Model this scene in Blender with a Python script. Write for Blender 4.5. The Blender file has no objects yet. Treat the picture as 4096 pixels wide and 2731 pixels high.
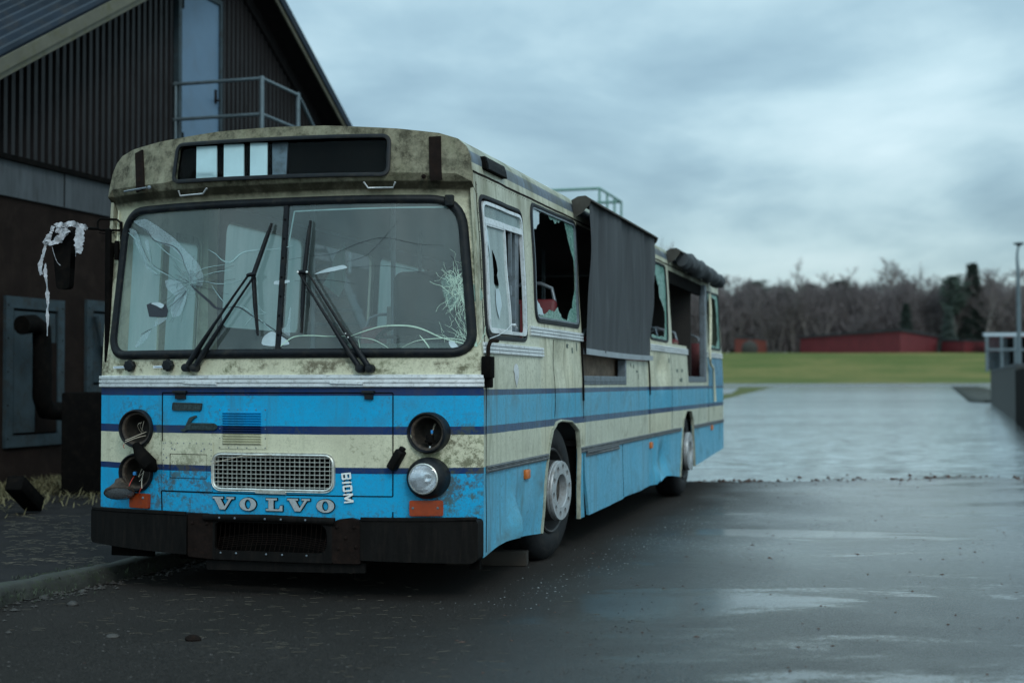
import bpy, bmesh, math, random
from mathutils import Vector, Matrix, noise
from mathutils.geometry import delaunay_2d_cdt
R_ = math.radians
random.seed(11)
sc = bpy.context.scene
COL = sc.collection

# ------------------------------------------------------------------ helpers
def link(o, parent=None):
    COL.objects.link(o)
    if parent is not None: o.parent = parent
    return o
def tag(o, label=None, cat=None, group=None, kind=None):
    if label: o['label'] = label
    if cat: o['category'] = cat
    if group: o['group'] = group
    if kind: o['kind'] = kind
    return o
def empty(name, loc=(0,0,0), rz=0, label=None, cat=None, group=None):
    o = bpy.data.objects.new(name, None); o.location = loc; o.rotation_euler = (0,0,rz); o.empty_display_size=.2
    link(o); return tag(o, label, cat, group)
def obj(name, bm, mat=None, parent=None, smooth=None, recalc=True):
    if recalc: bmesh.ops.recalc_face_normals(bm, faces=bm.faces)
    me = bpy.data.meshes.new(name); bm.to_mesh(me); bm.free()
    if mat is not None: me.materials.append(mat)
    if smooth is not None:
        me.polygons.foreach_set('use_smooth', [True]*len(me.polygons))
        me.set_sharp_from_angle(angle=R_(smooth))
    o = bpy.data.objects.new(name, me)
    return link(o, parent)
def bx(bm, x0, x1, y0, y1, z0, z1, M=None):
    vs = [bm.verts.new((x,y,z)) for x in (x0,x1) for y in (y0,y1) for z in (z0,z1)]
    for f in ((0,1,3,2),(4,6,7,5),(0,4,5,1),(2,3,7,6),(0,2,6,4),(1,5,7,3)): bm.faces.new([vs[i] for i in f])
    if M is not None: bmesh.ops.transform(bm, matrix=M, verts=vs)
    return vs
def rbox(bm, x0, x1, y0, y1, z0, z1, r=.01, seg=2, M=None):
    b2 = bmesh.new(); bx(b2, x0,x1,y0,y1,z0,z1)
    bmesh.ops.recalc_face_normals(b2, faces=b2.faces)
    bmesh.ops.bevel(b2, geom=b2.edges[:]+b2.verts[:], offset=r, segments=seg, affect='EDGES', profile=.5)
    merge(bm, b2, M)
def merge(bm, b2, M=None):
    mp = {}
    for v in b2.verts:
        co = M @ v.co if M is not None else v.co
        mp[v] = bm.verts.new(co)
    for f in b2.faces:
        try: bm.faces.new([mp[v] for v in f.verts])
        except ValueError: pass
    b2.free()
def tube(bm, pts, r, n=8, closed=False, cap=True):
    pts = [Vector(p) for p in pts]; N = len(pts); rings = []
    up = None
    for i,p in enumerate(pts):
        if closed: t = pts[(i+1)%N]-pts[i-1]
        else: t = pts[min(i+1,N-1)]-pts[max(i-1,0)]
        if t.length < 1e-9: t = Vector((0,0,1))
        t.normalize()
        if up is None:
            up = Vector((0,0,1)) if abs(t.z)<.9 else Vector((1,0,0))
        a = t.cross(up)
        if a.length < 1e-4: a = t.cross(Vector((1,0,0)))
        a.normalize(); b = a.cross(t).normalized(); up = b
        rr = r[i] if isinstance(r,(list,tuple)) else r
        rings.append([bm.verts.new(p + a*math.cos(k*2*math.pi/n)*rr + b*math.sin(k*2*math.pi/n)*rr) for k in range(n)])
    for i in range(N if closed else N-1):
        A, B = rings[i], rings[(i+1)%N]
        for k in range(n): bm.faces.new((A[k],A[(k+1)%n],B[(k+1)%n],B[k]))
    if cap and not closed and n>2:
        bm.faces.new(rings[0][::-1]); bm.faces.new(rings[-1])
def lathe(bm, prof, M=None, n=40, close=False):
    """profile [(r,h)], axis +z in local, then matrix M"""
    rings = []
    for r,h in prof:
        if r < 1e-5: rings.append([bm.verts.new((M @ Vector((0,0,h))) if M is not None else (0,0,h))])
        else:
            rings.append([bm.verts.new((M @ Vector((r*math.cos(k*2*math.pi/n), r*math.sin(k*2*math.pi/n), h))) if M is not None else (r*math.cos(k*2*math.pi/n), r*math.sin(k*2*math.pi/n), h)) for k in range(n)])
    for A,B in zip(rings[:-1], rings[1:]):
        for k in range(n):
            k2=(k+1)%n
            if len(A)==1 and len(B)==1: continue
            if len(A)==1: bm.faces.new((A[0],B[k],B[k2]))
            elif len(B)==1: bm.faces.new((A[k],A[k2],B[0]))
            else: bm.faces.new((A[k],A[k2],B[k2],B[k]))
def inpoly(x,y,P):
    c=False; j=len(P)-1
    for i in range(len(P)):
        xi,yi=P[i]; xj,yj=P[j]
        if (yi>y)!=(yj>y) and x < (xj-xi)*(y-yi)/(yj-yi)+xi: c = not c
        j=i
    return c
def resample(P, step, closed=True):
    out=[]; n=len(P)
    for i in range(n if closed else n-1):
        a=Vector(P[i]); b=Vector(P[(i+1)%n]); L=(b-a).length; k=max(1,int(math.ceil(L/step)))
        for j in range(k): out.append(tuple(a.lerp(b,j/k)))
    if not closed: out.append(tuple(P[-1]))
    return out
def rpoly(P, r, seg=6):
    """round the corners of polygon P; r a number or a list"""
    out=[]; n=len(P)
    for i in range(n):
        p=Vector(P[i]); a=(Vector(P[i-1])-p); b=(Vector(P[(i+1)%n])-p)
        rr = r[i] if isinstance(r,(list,tuple)) else r
        rr = min(rr, a.length*.49, b.length*.49)
        A=p+a.normalized()*rr; B=p+b.normalized()*rr
        for j in range(seg+1):
            t=j/seg; out.append(tuple(A*(1-t)**2+p*2*t*(1-t)+B*t*t))
    return out
def rrect(a0,b0,a1,b1,r,seg=6): return rpoly([(a0,b0),(a1,b0),(a1,b1),(a0,b1)], r, seg)
def circ(cx,cy,r,n=32): return [(cx+r*math.cos(i*2*math.pi/n), cy+r*math.sin(i*2*math.pi/n)) for i in range(n)]
def panel_bm(outer, holes, F, step=.1, th=.015, grid=True, h0=0.):
    """sheet cut to an outline with holes, bent over the surface F(a,b,h), with thickness inward"""
    outer = resample(outer, step); holes=[resample(h, step) for h in holes]
    V=[];Ed=[];Fc=[]
    def add(P):
        s=len(V); V.extend(Vector(p) for p in P); n=len(P)
        Ed.extend((s+i, s+(i+1)%n) for i in range(n))
    add(outer)
    for h in holes: add(h)
    if grid:
        xs=[p[0] for p in outer]; ys=[p[1] for p in outer]
        x=min(xs)+step/2
        loops=[outer]+holes
        allp=[Vector(p) for l in loops for p in l]
        cell={}
        for p in allp: cell.setdefault((int(p.x//step),int(p.y//step)),[]).append(p)
        while x<max(xs):
            y=min(ys)+step/2
            while y<max(ys):
                if inpoly(x,y,outer) and not any(inpoly(x,y,h) for h in holes):
                    q=Vector((x,y)); ok=True
                    ci,cj=int(x//step),int(y//step)
                    for i in (-1,0,1):
                        for j in (-1,0,1):
                            for p in cell.get((ci+i,cj+j),()):
                                if (p-q).length<step*.45: ok=False
                    if ok: V.append(q)
                y+=step
            x+=step
    v2,e2,f2,_,_,_ = delaunay_2d_cdt(V, Ed, [], 0, 1e-6)
    bm=bmesh.new()
    keep=[]
    for f in f2:
        c=sum((v2[i] for i in f), Vector((0,0)))/len(f)
        if inpoly(c.x,c.y,outer) and not any(inpoly(c.x,c.y,h) for h in holes): keep.append(f)
    used=sorted({i for f in keep for i in f}); 
    A={i:bm.verts.new(F(v2[i].x,v2[i].y,h0)) for i in used}
    B={i:bm.verts.new(F(v2[i].x,v2[i].y,h0-th)) for i in used} if th else None
    ec={}
    for f in keep:
        bm.faces.new([A[i] for i in f])
        if th: bm.faces.new([B[i] for i in reversed(f)])
        for k in range(len(f)):
            a,b=f[k],f[(k+1)%len(f)]; ec[(a,b)]=ec.get((a,b),0)+1
    if not th: bmesh.ops.recalc_face_normals(bm,faces=bm.faces)
    if th:
        for (a,b) in ec:
            if (b,a) not in ec: bm.faces.new((A[b],A[a],B[a],B[b]))
    return bm
def panel(name, outer, holes, F, mat, parent, step=.1, th=.015, grid=True, h0=0., smooth=35):
    return obj(name, panel_bm(outer,holes,F,step,th,grid,h0), mat, parent, smooth)
def strip_bm(path, prof, F, closed=False, step=.06, bm=None, cap=True):
    """sweep profile [(d,h)] along a 2D path on surface F; d = sideways in the surface, h = height off it"""
    bm = bm or bmesh.new()
    P=[Vector(p) for p in resample(path, step, closed)]; n=len(P); rings=[]
    for i in range(n):
        t=(P[(i+1)%n]-P[i-1]) if closed else (P[min(i+1,n-1)]-P[max(i-1,0)])
        t.normalize(); nn=Vector((t.y,-t.x))
        rings.append([bm.verts.new(F(P[i].x+nn.x*d, P[i].y+nn.y*d, h)) for d,h in prof])
    m=len(prof)
    for i in range(n if closed else n-1):
        A,B=rings[i],rings[(i+1)%n]
        for k in range(m-1): bm.faces.new((A[k],A[k+1],B[k+1],B[k]))
    if not closed and cap:
        bm.faces.new(rings[0]); bm.faces.new(rings[-1][::-1])
    return bm
def strip(name, path, prof, F, mat, parent, closed=False, step=.06, smooth=50):
    return obj(name, strip_bm(path,prof,F,closed,step), mat, parent, smooth)
def bump_prof(w,h,base=0.):
    return [(-w,base),(-w,base+h*.6),(-w*.6,base+h),(w*.6,base+h),(w,base+h*.6),(w,base)]

def pieces(name, bm, mat, parent, smooth=None):
    """link every loose piece of bm as an object of its own"""
    seen=set(); out=[]
    for f in list(bm.faces):
        if f in seen: continue
        st=[f]; grp=[]; seen.add(f)
        while st:
            q=st.pop(); grp.append(q)
            for v in q.verts:
                for g_ in v.link_faces:
                    if g_ not in seen: seen.add(g_); st.append(g_)
        b=bmesh.new(); mp={}
        for q in grp:
            for v in q.verts:
                if v not in mp: mp[v]=b.verts.new(v.co)
            b.faces.new([mp[v] for v in q.verts])
        out.append(obj(name,b,mat,parent,smooth))
    bm.free(); return out

# ------------------------------------------------------------------ materials
class NT:
    def __init__(s, m):
        s.nt=m.node_tree; s.n=s.nt.nodes; s.l=s.nt.links
        s.tc=None
    def node(s, t, ins=None, **props):
        nd=s.n.new(t)
        for k,v in props.items(): setattr(nd,k,v)
        for k,v in (ins or {}).items(): s.set(nd.inputs[k], v)
        return nd
    def set(s, inp, v):
        if hasattr(v,'is_linked') or isinstance(v,bpy.types.NodeSocket): s.l.new(v, inp)
        else: inp.default_value = v
    def obj(s):
        if s.tc is None: s.tc=s.node('ShaderNodeTexCoord')
        return s.tc.outputs['Object']
    def sep(s, v): return s.node('ShaderNodeSeparateXYZ', {0:v}).outputs
    def comb(s,x=0.,y=0.,z=0.): return s.node('ShaderNodeCombineXYZ',{0:x,1:y,2:z}).outputs[0]
    def math(s,op,a,b=0.,c=0.,clamp=False):
        nd=s.node('ShaderNodeMath',{0:a,1:b,2:c},operation=op); nd.use_clamp=clamp; return nd.outputs[0]
    def vmul(s,v,k): return s.node('ShaderNodeVectorMath',{0:v,1:k},operation='MULTIPLY').outputs[0]
    def vadd(s,v,k): return s.node('ShaderNodeVectorMath',{0:v,1:k},operation='ADD').outputs[0]
    def noise(s,v,scale=5.,detail=6.,rough=.55,dist=0.,out=0):
        return s.node('ShaderNodeTexNoise',{'Vector':v,'Scale':scale,'Detail':detail,'Roughness':rough,'Distortion':dist}).outputs[out]
    def vor(s,v,scale=5.,feature='F1',out=0):
        return s.node('ShaderNodeTexVoronoi',{'Vector':v,'Scale':scale},feature=feature).outputs[out]
    def ramp(s,f,stops,interp='LINEAR'):
        nd=s.node('ShaderNodeValToRGB',{0:f}); cr=nd.color_ramp; cr.interpolation=interp
        while len(cr.elements)<len(stops): cr.elements.new(.5)
        for e,(p,c) in zip(cr.elements, stops):
            e.position=p; e.color = (c,c,c,1) if isinstance(c,(int,float)) else (*c[:3],1)
        return nd.outputs[0]
    def mr(s,v,a,b,c=0.,d=1.):
        return s.node('ShaderNodeMapRange',{0:v,1:a,2:b,3:c,4:d}).outputs[0]
    def mix(s,f,a,b,mode='MIX'):
        nd=s.node('ShaderNodeMix',data_type='RGBA',blend_type=mode)
        s.set(nd.inputs[0],f)
        for i,v in ((6,a),(7,b)): s.set(nd.inputs[i], (*v[:3],1) if isinstance(v,(tuple,list)) else v)
        return nd.outputs[2]
    def bump(s,h,strength=.3,dist=.01,normal=None):
        ins={'Height':h,'Strength':strength,'Distance':dist}
        if normal is not None: ins['Normal']=normal
        return s.node('ShaderNodeBump',ins).outputs[0]
def newmat(name):
    m=bpy.data.materials.new(name); m.use_nodes=True
    t=NT(m); b=t.n['Principled BSDF']; return m,t,b
def simple(name, col, rough=.6, metal=0., var=.25, scale=6., bump=.0, bscale=60., dirt=None, dirtamt=.5, spec=None, streak=False):
    m,t,b=newmat(name); v=t.obj()
    if streak: v2=t.vmul(v,(6.,6.,.8))
    else: v2=v
    n=t.noise(v2,scale,8.,.6)
    lo=tuple(c*(1-var) for c in col); hi=tuple(min(1,c*(1+var)) for c in col)
    c=t.mix(t.mr(n,.3,.7), lo, hi)
    if dirt:
        d=t.mr(t.noise(v2,scale*2.3,10.,.65,.4),.5,.68,0.,dirtamt)
        c=t.mix(d,c,dirt)
        t.set(b.inputs['Roughness'], t.mr(d,0.,1.,rough,min(1,rough+.35)))
    else: b.inputs['Roughness'].default_value=rough
    t.l.new(c,b.inputs['Base Color']); b.inputs['Metallic'].default_value=metal
    if spec is not None: b.inputs['Specular IOR Level'].default_value=spec
    if bump: t.l.new(t.bump(t.noise(v,bscale,4.),bump,.01), b.inputs['Normal'])
    return m
CREAM=(.60,.585,.435); NAVY=(.002,.025,.11); CYAN=(.001,.33,.62); DIRT=(.075,.062,.036); MOSS=(.07,.085,.035)
def paint(name, front=True):
    m,t,b=newmat(name); v=t.obj(); x,y,z=t.sep(v)
    wob=t.math('MULTIPLY',t.math('SUBTRACT',t.noise(v,9.,4.),.5),.004)
    zz=t.math('DIVIDE',t.math('ADD',z,wob),3.)
    if front:
        blue=CYAN; navy=NAVY
        st=[(0.,blue),(.712/3,navy),(.749/3,CREAM),(.934/3,navy),(.973/3,blue),(1.152/3,navy),(1.206/3,CREAM)]
    else:
        blue=(.05,.36,.56); navy=(.012,.045,.13)
        st=[(0.,blue),(.742/3,CREAM),(.936/3,navy),(.974/3,blue),(1.152/3,navy),(1.194/3,CREAM),(2.492/3,CREAM),(2.5/3,(.07,.10,.16)),(2.57/3,(.40,.42,.32))]
    base=t.ramp(zz,st,'CONSTANT')
    if not front:
        # faded sheets: every skirt and side sheet weathered a little differently; blue rear quarter
        pn=t.node('ShaderNodeTexWhiteNoise',{'W':t.math('FLOOR',t.math('MULTIPLY',y,.78))},noise_dimensions='1D').outputs[0]
        base=t.mix(t.mr(pn,0.,1.,0.,.22), base, (.25,.42,.52))
        rear=t.math('MULTIPLY',t.math('GREATER_THAN',y,9.12),t.math('MULTIPLY',t.math('GREATER_THAN',z,1.19),t.math('LESS_THAN',z,1.54)))
        base=t.mix(rear,base,(.07,.25,.40))
    # sun-bleached blotches
    bl=t.mr(t.noise(v,1.7,5.,.6),.4,.7,0.,.03 if front else .14)
    base=t.mix(bl,base,t.mix(.5,base,(.5,.6,.6)))
    # grime: blotches, streaks, speckle
    streakv=t.vmul(v,(14.,14.,1.1))
    n1=t.mr(t.noise(v,2.6,10.,.68,.3),.50,.70)
    n2=t.mr(t.noise(streakv,1.,8.,.62),.50,.74)
    n3=t.mr(t.noise(v,38.,6.,.7),.50,.66)
    n4=t.mr(t.noise(v,130.,3.,.7),.52,.66)
    up=t.mr(z,1.25,2.45,0.,1.)
    if front:
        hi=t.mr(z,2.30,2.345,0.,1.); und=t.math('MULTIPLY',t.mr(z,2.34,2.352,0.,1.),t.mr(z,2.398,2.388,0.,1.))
        lowz=t.mr(z,.62,.44,0.,1.)
        near=t.math('MAXIMUM',t.math('MULTIPLY',t.mr(z,1.21,1.3,0.,1.),t.mr(z,1.46,1.34,0.,1.)),t.math('MULTIPLY',t.mr(z,1.28,1.34,0.,1.),t.mr(t.math('ABSOLUTE',t.math('ADD',x,1.25)),1.08,1.18,0.,.9)))
        # soot and algae round the lamps
        def blob(cx,cz,r):
            d=t.math('SQRT',t.math('ADD',t.math('POWER',t.math('SUBTRACT',x,cx),2.),t.math('POWER',t.math('SUBTRACT',z,cz),2.)))
            return t.mr(d,r,r*.35,0.,1.)
        lam=t.math('MAXIMUM',t.math('MAXIMUM',blob(-.16,.80,.36),blob(-.14,.56,.32)),t.math('MAXIMUM',blob(-2.15,.98,.30),blob(-1.99,.66,.36)))
        lam=t.math('MAXIMUM',lam,t.math('MULTIPLY',blob(-1.78,.62,.36),.9))
        a=t.math('MULTIPLY',n1,.30)
        a=t.math('MAXIMUM',a,t.math('MULTIPLY',n2,.36))
        a=t.math('MAXIMUM',a,t.math('MULTIPLY',t.math('MULTIPLY',lam,t.mr(t.math('ADD',t.math('MULTIPLY',t.noise(v,30.,12.,.8),.6),t.math('MULTIPLY',t.noise(v,5.,6.,.6),.4)),.48,.55)),.82))
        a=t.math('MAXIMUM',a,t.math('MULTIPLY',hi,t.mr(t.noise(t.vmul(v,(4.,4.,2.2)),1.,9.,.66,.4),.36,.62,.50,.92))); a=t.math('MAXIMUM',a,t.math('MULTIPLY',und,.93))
        a=t.math('MAXIMUM',a,t.math('MULTIPLY',near,t.mr(t.math('ADD',t.math('MULTIPLY',t.noise(v,24.,12.,.78),.5),t.math('MULTIPLY',t.noise(t.vmul(v,(3.,3.,5.)),1.6,6.,.6),.5)),.46,.56,.0,.85)))
        a=t.math('MAXIMUM',a,t.math('MULTIPLY',lowz,t.mr(n3,0.,1.,.1,.75)))
        a=t.math('MAXIMUM',a,t.math('MULTIPLY',n3,t.mr(t.noise(v,3.,3.),.4,.7,.0,.55)))
    else:
        hi=t.mr(z,1.5,2.7,.0,.85)
        a=t.math('MULTIPLY',n1,.62)
        a=t.math('MAXIMUM',a,t.math('MULTIPLY',n2,t.mr(z,.2,2.5,.55,.92)))
        a=t.math('MAXIMUM',a,t.math('MULTIPLY',hi,t.mr(t.noise(t.vmul(v,(5.,5.,1.5)),1.,8.,.66),.36,.66,.1,1.)))
        a=t.math('MAXIMUM',a,t.math('MULTIPLY',n3,.42)); crm=t.math('MULTIPLY',t.mr(z,.74,.78,0.,1.),t.mr(z,.93,.82,0.,1.)); a=t.math('MAXIMUM',a,t.math('MULTIPLY',crm,t.math('MULTIPLY',t.mr(t.noise(v,1.6,4.,.6),.4,.6,.1,.8),t.mr(t.noise(t.vmul(v,(16.,16.,6.)),1.,11.,.8),.44,.60,0.,.8))))
        fr=t.math('MULTIPLY',t.mr(y,.35,.0,0.,1.),t.mr(t.noise(t.vmul(v,(12.,12.,3.)),1.,8.,.7),.42,.6,0.,.8))
        a=t.math('MAXIMUM',a,fr)
    dc=t.mix(t.mr(t.noise(v,4.,5.),.45,.6),DIRT,MOSS)
    if front: dc=t.mix(t.math('MULTIPLY',hi,t.mr(t.noise(v,14.,8.,.7),.42,.62,.75,.0)),dc,(.17,.155,.105))
    if not front: dc=t.mix(.35,dc,(.16,.15,.11))
    c=t.mix(a,base,dc)
    if front:
        c=t.mix(t.math('MULTIPLY',hi,t.mr(t.noise(t.vmul(v,(3.,3.,2.)),2.,9.,.7,.3),.38,.58,.45,.98)),c,t.mix(t.mr(t.noise(v,13.,12.,.8),.42,.58),(.035,.032,.02),(.20,.185,.13)))
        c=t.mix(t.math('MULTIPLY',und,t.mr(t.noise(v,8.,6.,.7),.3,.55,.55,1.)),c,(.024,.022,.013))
    c=t.mix(t.math('MULTIPLY',n4,.35),c,t.mix(.6,c,(.05,.045,.035)))
    rust=t.mr(t.noise(t.vadd(v,(7.,3.,1.)),7.,8.,.72,.5),.66,.72,0.,.55)
    c=t.mix(rust,c,(.16,.07,.03))
    t.l.new(c,b.inputs['Base Color'])
    t.set(b.inputs['Roughness'],t.mr(a,0.,1.,.36 if front else .30,.85))
    b.inputs['Specular IOR Level'].default_value=.18 if front else .28
    nb=t.bump(t.noise(v,3.5,3.),.35,.012)
    nb=t.bump(t.math('ADD',t.math('MULTIPLY',a,-1.),n4),.18,.002,nb)
    t.l.new(nb,b.inputs['Normal'])
    return m
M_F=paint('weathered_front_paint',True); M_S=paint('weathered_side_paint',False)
M_RUB=simple('black_rubber',(.006,.008,.011),.5,spec=.22,var=.35,scale=9.,bump=.15,bscale=80.,dirt=(.05,.045,.035),dirtamt=.4)
M_BLK=simple('dull_black',(.004,.0037,.0036),.85,spec=.04,var=.3,dirt=(.014,.011,.009))
M_ALU=simple('aluminium_trim',(.74,.76,.78),.36,.55,var=.12,scale=14.,bump=.05,dirt=(.12,.11,.08),dirtamt=.4)
M_CHR=simple('grille_chrome',(.62,.62,.58),.30,.7,var=.2,scale=20.,dirt=(.13,.11,.06),dirtamt=.6)
M_BUMP=simple('bumper_plastic',(.005,.0045,.0043),.6,spec=.09,var=.4,scale=3.,bump=.12,bscale=30.,dirt=(.018,.014,.012),dirtamt=.5,streak=True)
M_RUST=simple('rusted_bracket',(.010,.0065,.0055),.85,spec=.08,var=.4,scale=12.,bump=.3,bscale=40.,dirt=(.022,.012,.009))
M_SOCK=simple('corroded_lamp_bowl',(.03,.02,.014),.7,var=.5,scale=18.,bump=.3,bscale=50.,dirt=(.13,.10,.07),dirtamt=.6)
M_BOWL=simple('lamp_bowl_inside',(.012,.010,.008),.7,var=.5,scale=25.,dirt=(.06,.05,.03))
M_ORG=simple('orange_lens',(.26,.034,.003),.3,var=.2,scale=20.,dirt=(.1,.03,.02),dirtamt=.4)
M_ORG2=simple('orange_side_lens',(.50,.13,.02),.3,var=.2,scale=30.)
M_LET=simple('letter_metal',(.42,.45,.47),.42,.35,var=.15,scale=30.,dirt=(.2,.19,.15),dirtamt=.5)
M_LETW=simple('white_letter',(.72,.75,.74),.4,0.,var=.08,scale=30.)
M_BADGE=simple('tarnished_badge',(.022,.04,.042),.6,.2,var=.5,scale=40.,bump=.3,bscale=90.)
M_TYRE=simple('tyre_rubber',(.009,.010,.012),.7,spec=.25,var=.35,scale=9.,bump=.2,bscale=90.,dirt=(.05,.045,.04),dirtamt=.5)
M_RIM=simple('rim_steel',(.40,.42,.44),.42,.4,var=.18,scale=12.,dirt=(.12,.08,.05),dirtamt=.45)
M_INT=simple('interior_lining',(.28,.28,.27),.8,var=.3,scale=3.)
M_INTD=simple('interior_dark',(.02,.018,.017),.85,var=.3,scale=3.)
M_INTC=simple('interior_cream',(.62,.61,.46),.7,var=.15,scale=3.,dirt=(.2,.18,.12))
M_SEAT=simple('red_seat_vinyl',(.13,.018,.024),.6,var=.25,scale=20.,bump=.2,bscale=120.)
M_GRAB=simple('grab_rail_grey',(.16,.19,.22),.4,.3,var=.15)
M_WOOD=simple('weathered_board',(.17,.12,.085),.85,var=.35,scale=7.,bump=.4,bscale=30.,dirt=(.05,.04,.03),dirtamt=.6)
M_GREY=simple('grey_sill_metal',(.16,.19,.22),.45,.4,var=.2,scale=9.,dirt=(.06,.06,.05))
M_WIRE=simple('pale_wire',(.45,.40,.32),.6,var=.2); M_WIRER=simple('red_wire',(.35,.03,.02),.6); M_WIREB=simple('blue_connector',(.02,.2,.5),.5)
M_CARD=simple('white_sign_card',(.62,.74,.76),.7,var=.06,scale=10.)
M_HOOD=simple('awning_hood_metal',(.045,.04,.032),.6,.2,var=.35,scale=8.,dirt=(.03,.025,.02),dirtamt=.6)
M_RAGM=simple('white_rag_cloth',(.40,.41,.44),.8,var=.3,scale=30.,bump=.6,bscale=60.,dirt=(.25,.18,.2),dirtamt=.4)
def cloth_mat():
    m,t,b=newmat('awning_cloth'); v=t.obj()
    n=t.noise(t.vmul(v,(9.,9.,.6)),1.,8.,.6)
    c=t.mix(t.mr(n,.3,.7),(.022,.026,.031),(.052,.060,.068))
    w=t.noise(v,260.,2.); c=t.mix(t.mr(w,.35,.65,0.,.35),c,(.075,.083,.09))
    t.l.new(c,b.inputs['Base Color']); b.inputs['Roughness'].default_value=.85
    t.l.new(t.bump(w,.25,.002),b.inputs['Normal']); return m
M_CLOTH=cloth_mat()
def glass_mat(name, tint=(.75,.88,.86), dust=.25, dustcol=(.42,.50,.50), streak=True, refl=1.0, gr=.03, tc=1.0, alt=None):
    m,t,b=newmat(name); t.n.remove(b); out=t.n['Material Output']; v=t.obj()
    tr=t.node('ShaderNodeBsdfTransparent',{'Color':(*tint,1)}).outputs[0]
    gl=t.node('ShaderNodeBsdfGlossy',{'Color':(.9*refl,.95*refl,.95*refl,1),'Roughness':gr}).outputs[0]
    fr=t.math('ADD',.055,t.math('MULTIPLY',t.math('POWER',t.node('ShaderNodeLayerWeight',{'Blend':.5}).outputs['Facing'],5.),.9))
    s1=t.node('ShaderNodeMixShader',{0:fr,1:tr,2:gl}).outputs[0]
    di=t.node('ShaderNodeBsdfDiffuse',{'Color':(*dustcol,1)}).outputs[0]
    if alt: 
        n0=t.mr(t.noise(v,60.,6.,.7),.45,.6); dc=t.mix(n0,dustcol,alt); t.l.new(dc,di.node.inputs['Color'])
    n=t.noise(t.vmul(v,(9.,9.,.9)) if streak else v,1. if streak else 9.,8.,.65)
    n2=t.noise(v,70.,5.,.7); n3=t.noise(v,2.2,6.,.6,.5)
    f=t.math('ADD',t.math('MULTIPLY',t.math('ADD',n,n3),.5),t.math('MULTIPLY',t.math('SUBTRACT',n2,.5),.35))
    d=t.mr(f,.30,.72,dust*.55,min(1.,dust*1.55))
    s2=t.node('ShaderNodeMixShader',{0:d,1:s1,2:di}).outputs[0]
    t.l.new(s2,out.inputs[0]); return m
M_WS=glass_mat('dusty_windshield_glass',(.86,.95,.94),.115,(.38,.50,.50))
M_WSF=glass_mat('crazed_glass_film',(.8,.9,.9),.34,(.46,.58,.63),False)
M_GREEN=glass_mat('shattered_green_glass',(.35,.6,.5),.72,(.10,.24,.20),False,alt=(.32,.50,.45))
M_FROST=glass_mat('dusty_side_glass',(.6,.75,.75),.80,(.40,.48,.48),True)
M_SKYG=glass_mat('transom_glass',(.5,.7,.68),.35,(.40,.52,.52),True)
def sheet_mat():
    m,t,b=newmat('translucent_sheet'); t.n.remove(b); v=t.obj(); c=t.mix(t.mr(t.noise(t.vmul(v,(6.,6.,1.)),1.,6.,.6),.3,.7),(.45,.66,.64),(.75,.88,.86))
    a=t.node('ShaderNodeBsdfTranslucent',{'Color':c}).outputs[0]; d=t.node('ShaderNodeBsdfDiffuse',{'Color':c}).outputs[0]
    t.l.new(t.node('ShaderNodeMixShader',{0:.45,1:a,2:d}).outputs[0],t.n['Material Output'].inputs[0]); return m
M_SHEET=sheet_mat()
M_DEST=glass_mat('destination_glass',(.85,.92,.94),.0,(.2,.22,.22),False,refl=.10)
M_LENS=glass_mat('headlight_glass',(.92,.95,.97),.28,(.55,.57,.60),False)
M_PALE=simple('pale_fold',(.44,.54,.58),.5,var=.12,scale=15.)
M_CRK=simple('crack_dark',(.02,.025,.035),.5); M_CRKL=simple('crack_light',(.24,.36,.37),.4)

# ------------------------------------------------------------------ bus surfaces (bus frame: x across, y to the rear, z up)
YAW=R_(16.1805); BP=R_(.13); BO=Vector((-.1635,7.87,0)); LEN=10.47
bus=empty('bus',BO,0,'derelict cream and blue bus with smashed windshield and broken side windows','bus')
bus.rotation_euler=(Matrix.Rotation(-YAW,3,'Z')@Matrix.Rotation(-BP,3,'X')).to_euler()
bus_M=Matrix.Translation(BO)@Matrix.Rotation(-YAW,4,'Z')@Matrix.Rotation(-BP,4,'X')
def fs(u):
    x=min(1,abs((u+1.25)/1.25)); return -.25*(1-x**2.6)
def off(z):
    if z<1.36: return 0.
    if z<2.338: return .06*(z-1.36)/.978
    if z<2.392: return .06-.10*(z-2.338)/.054
    return -.04+.06*(z-2.392)/.25
def su(z):
    z=min(z,2.46); return 0. if z<1.28 else -(z-1.28)*.054
def F0(U,z): return Vector((-1.25+(U+1.25)*(1+su(z)/1.25), fs(U)+off(z), z))
def FF(U,z,h=0.):
    p=F0(U,z)
    if h:
        e=.004; a=F0(min(U+e,0.),z)-F0(max(U-e,-2.5),z); b=Vector((0,1e-6,1))
        n=a.cross(b).normalized(); p=p+n*h
    return p
def gs(s,z,cs,cz,rs,rz): return math.exp(-((s-cs)/rs)**2-((z-cz)/rz)**2)
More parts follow.
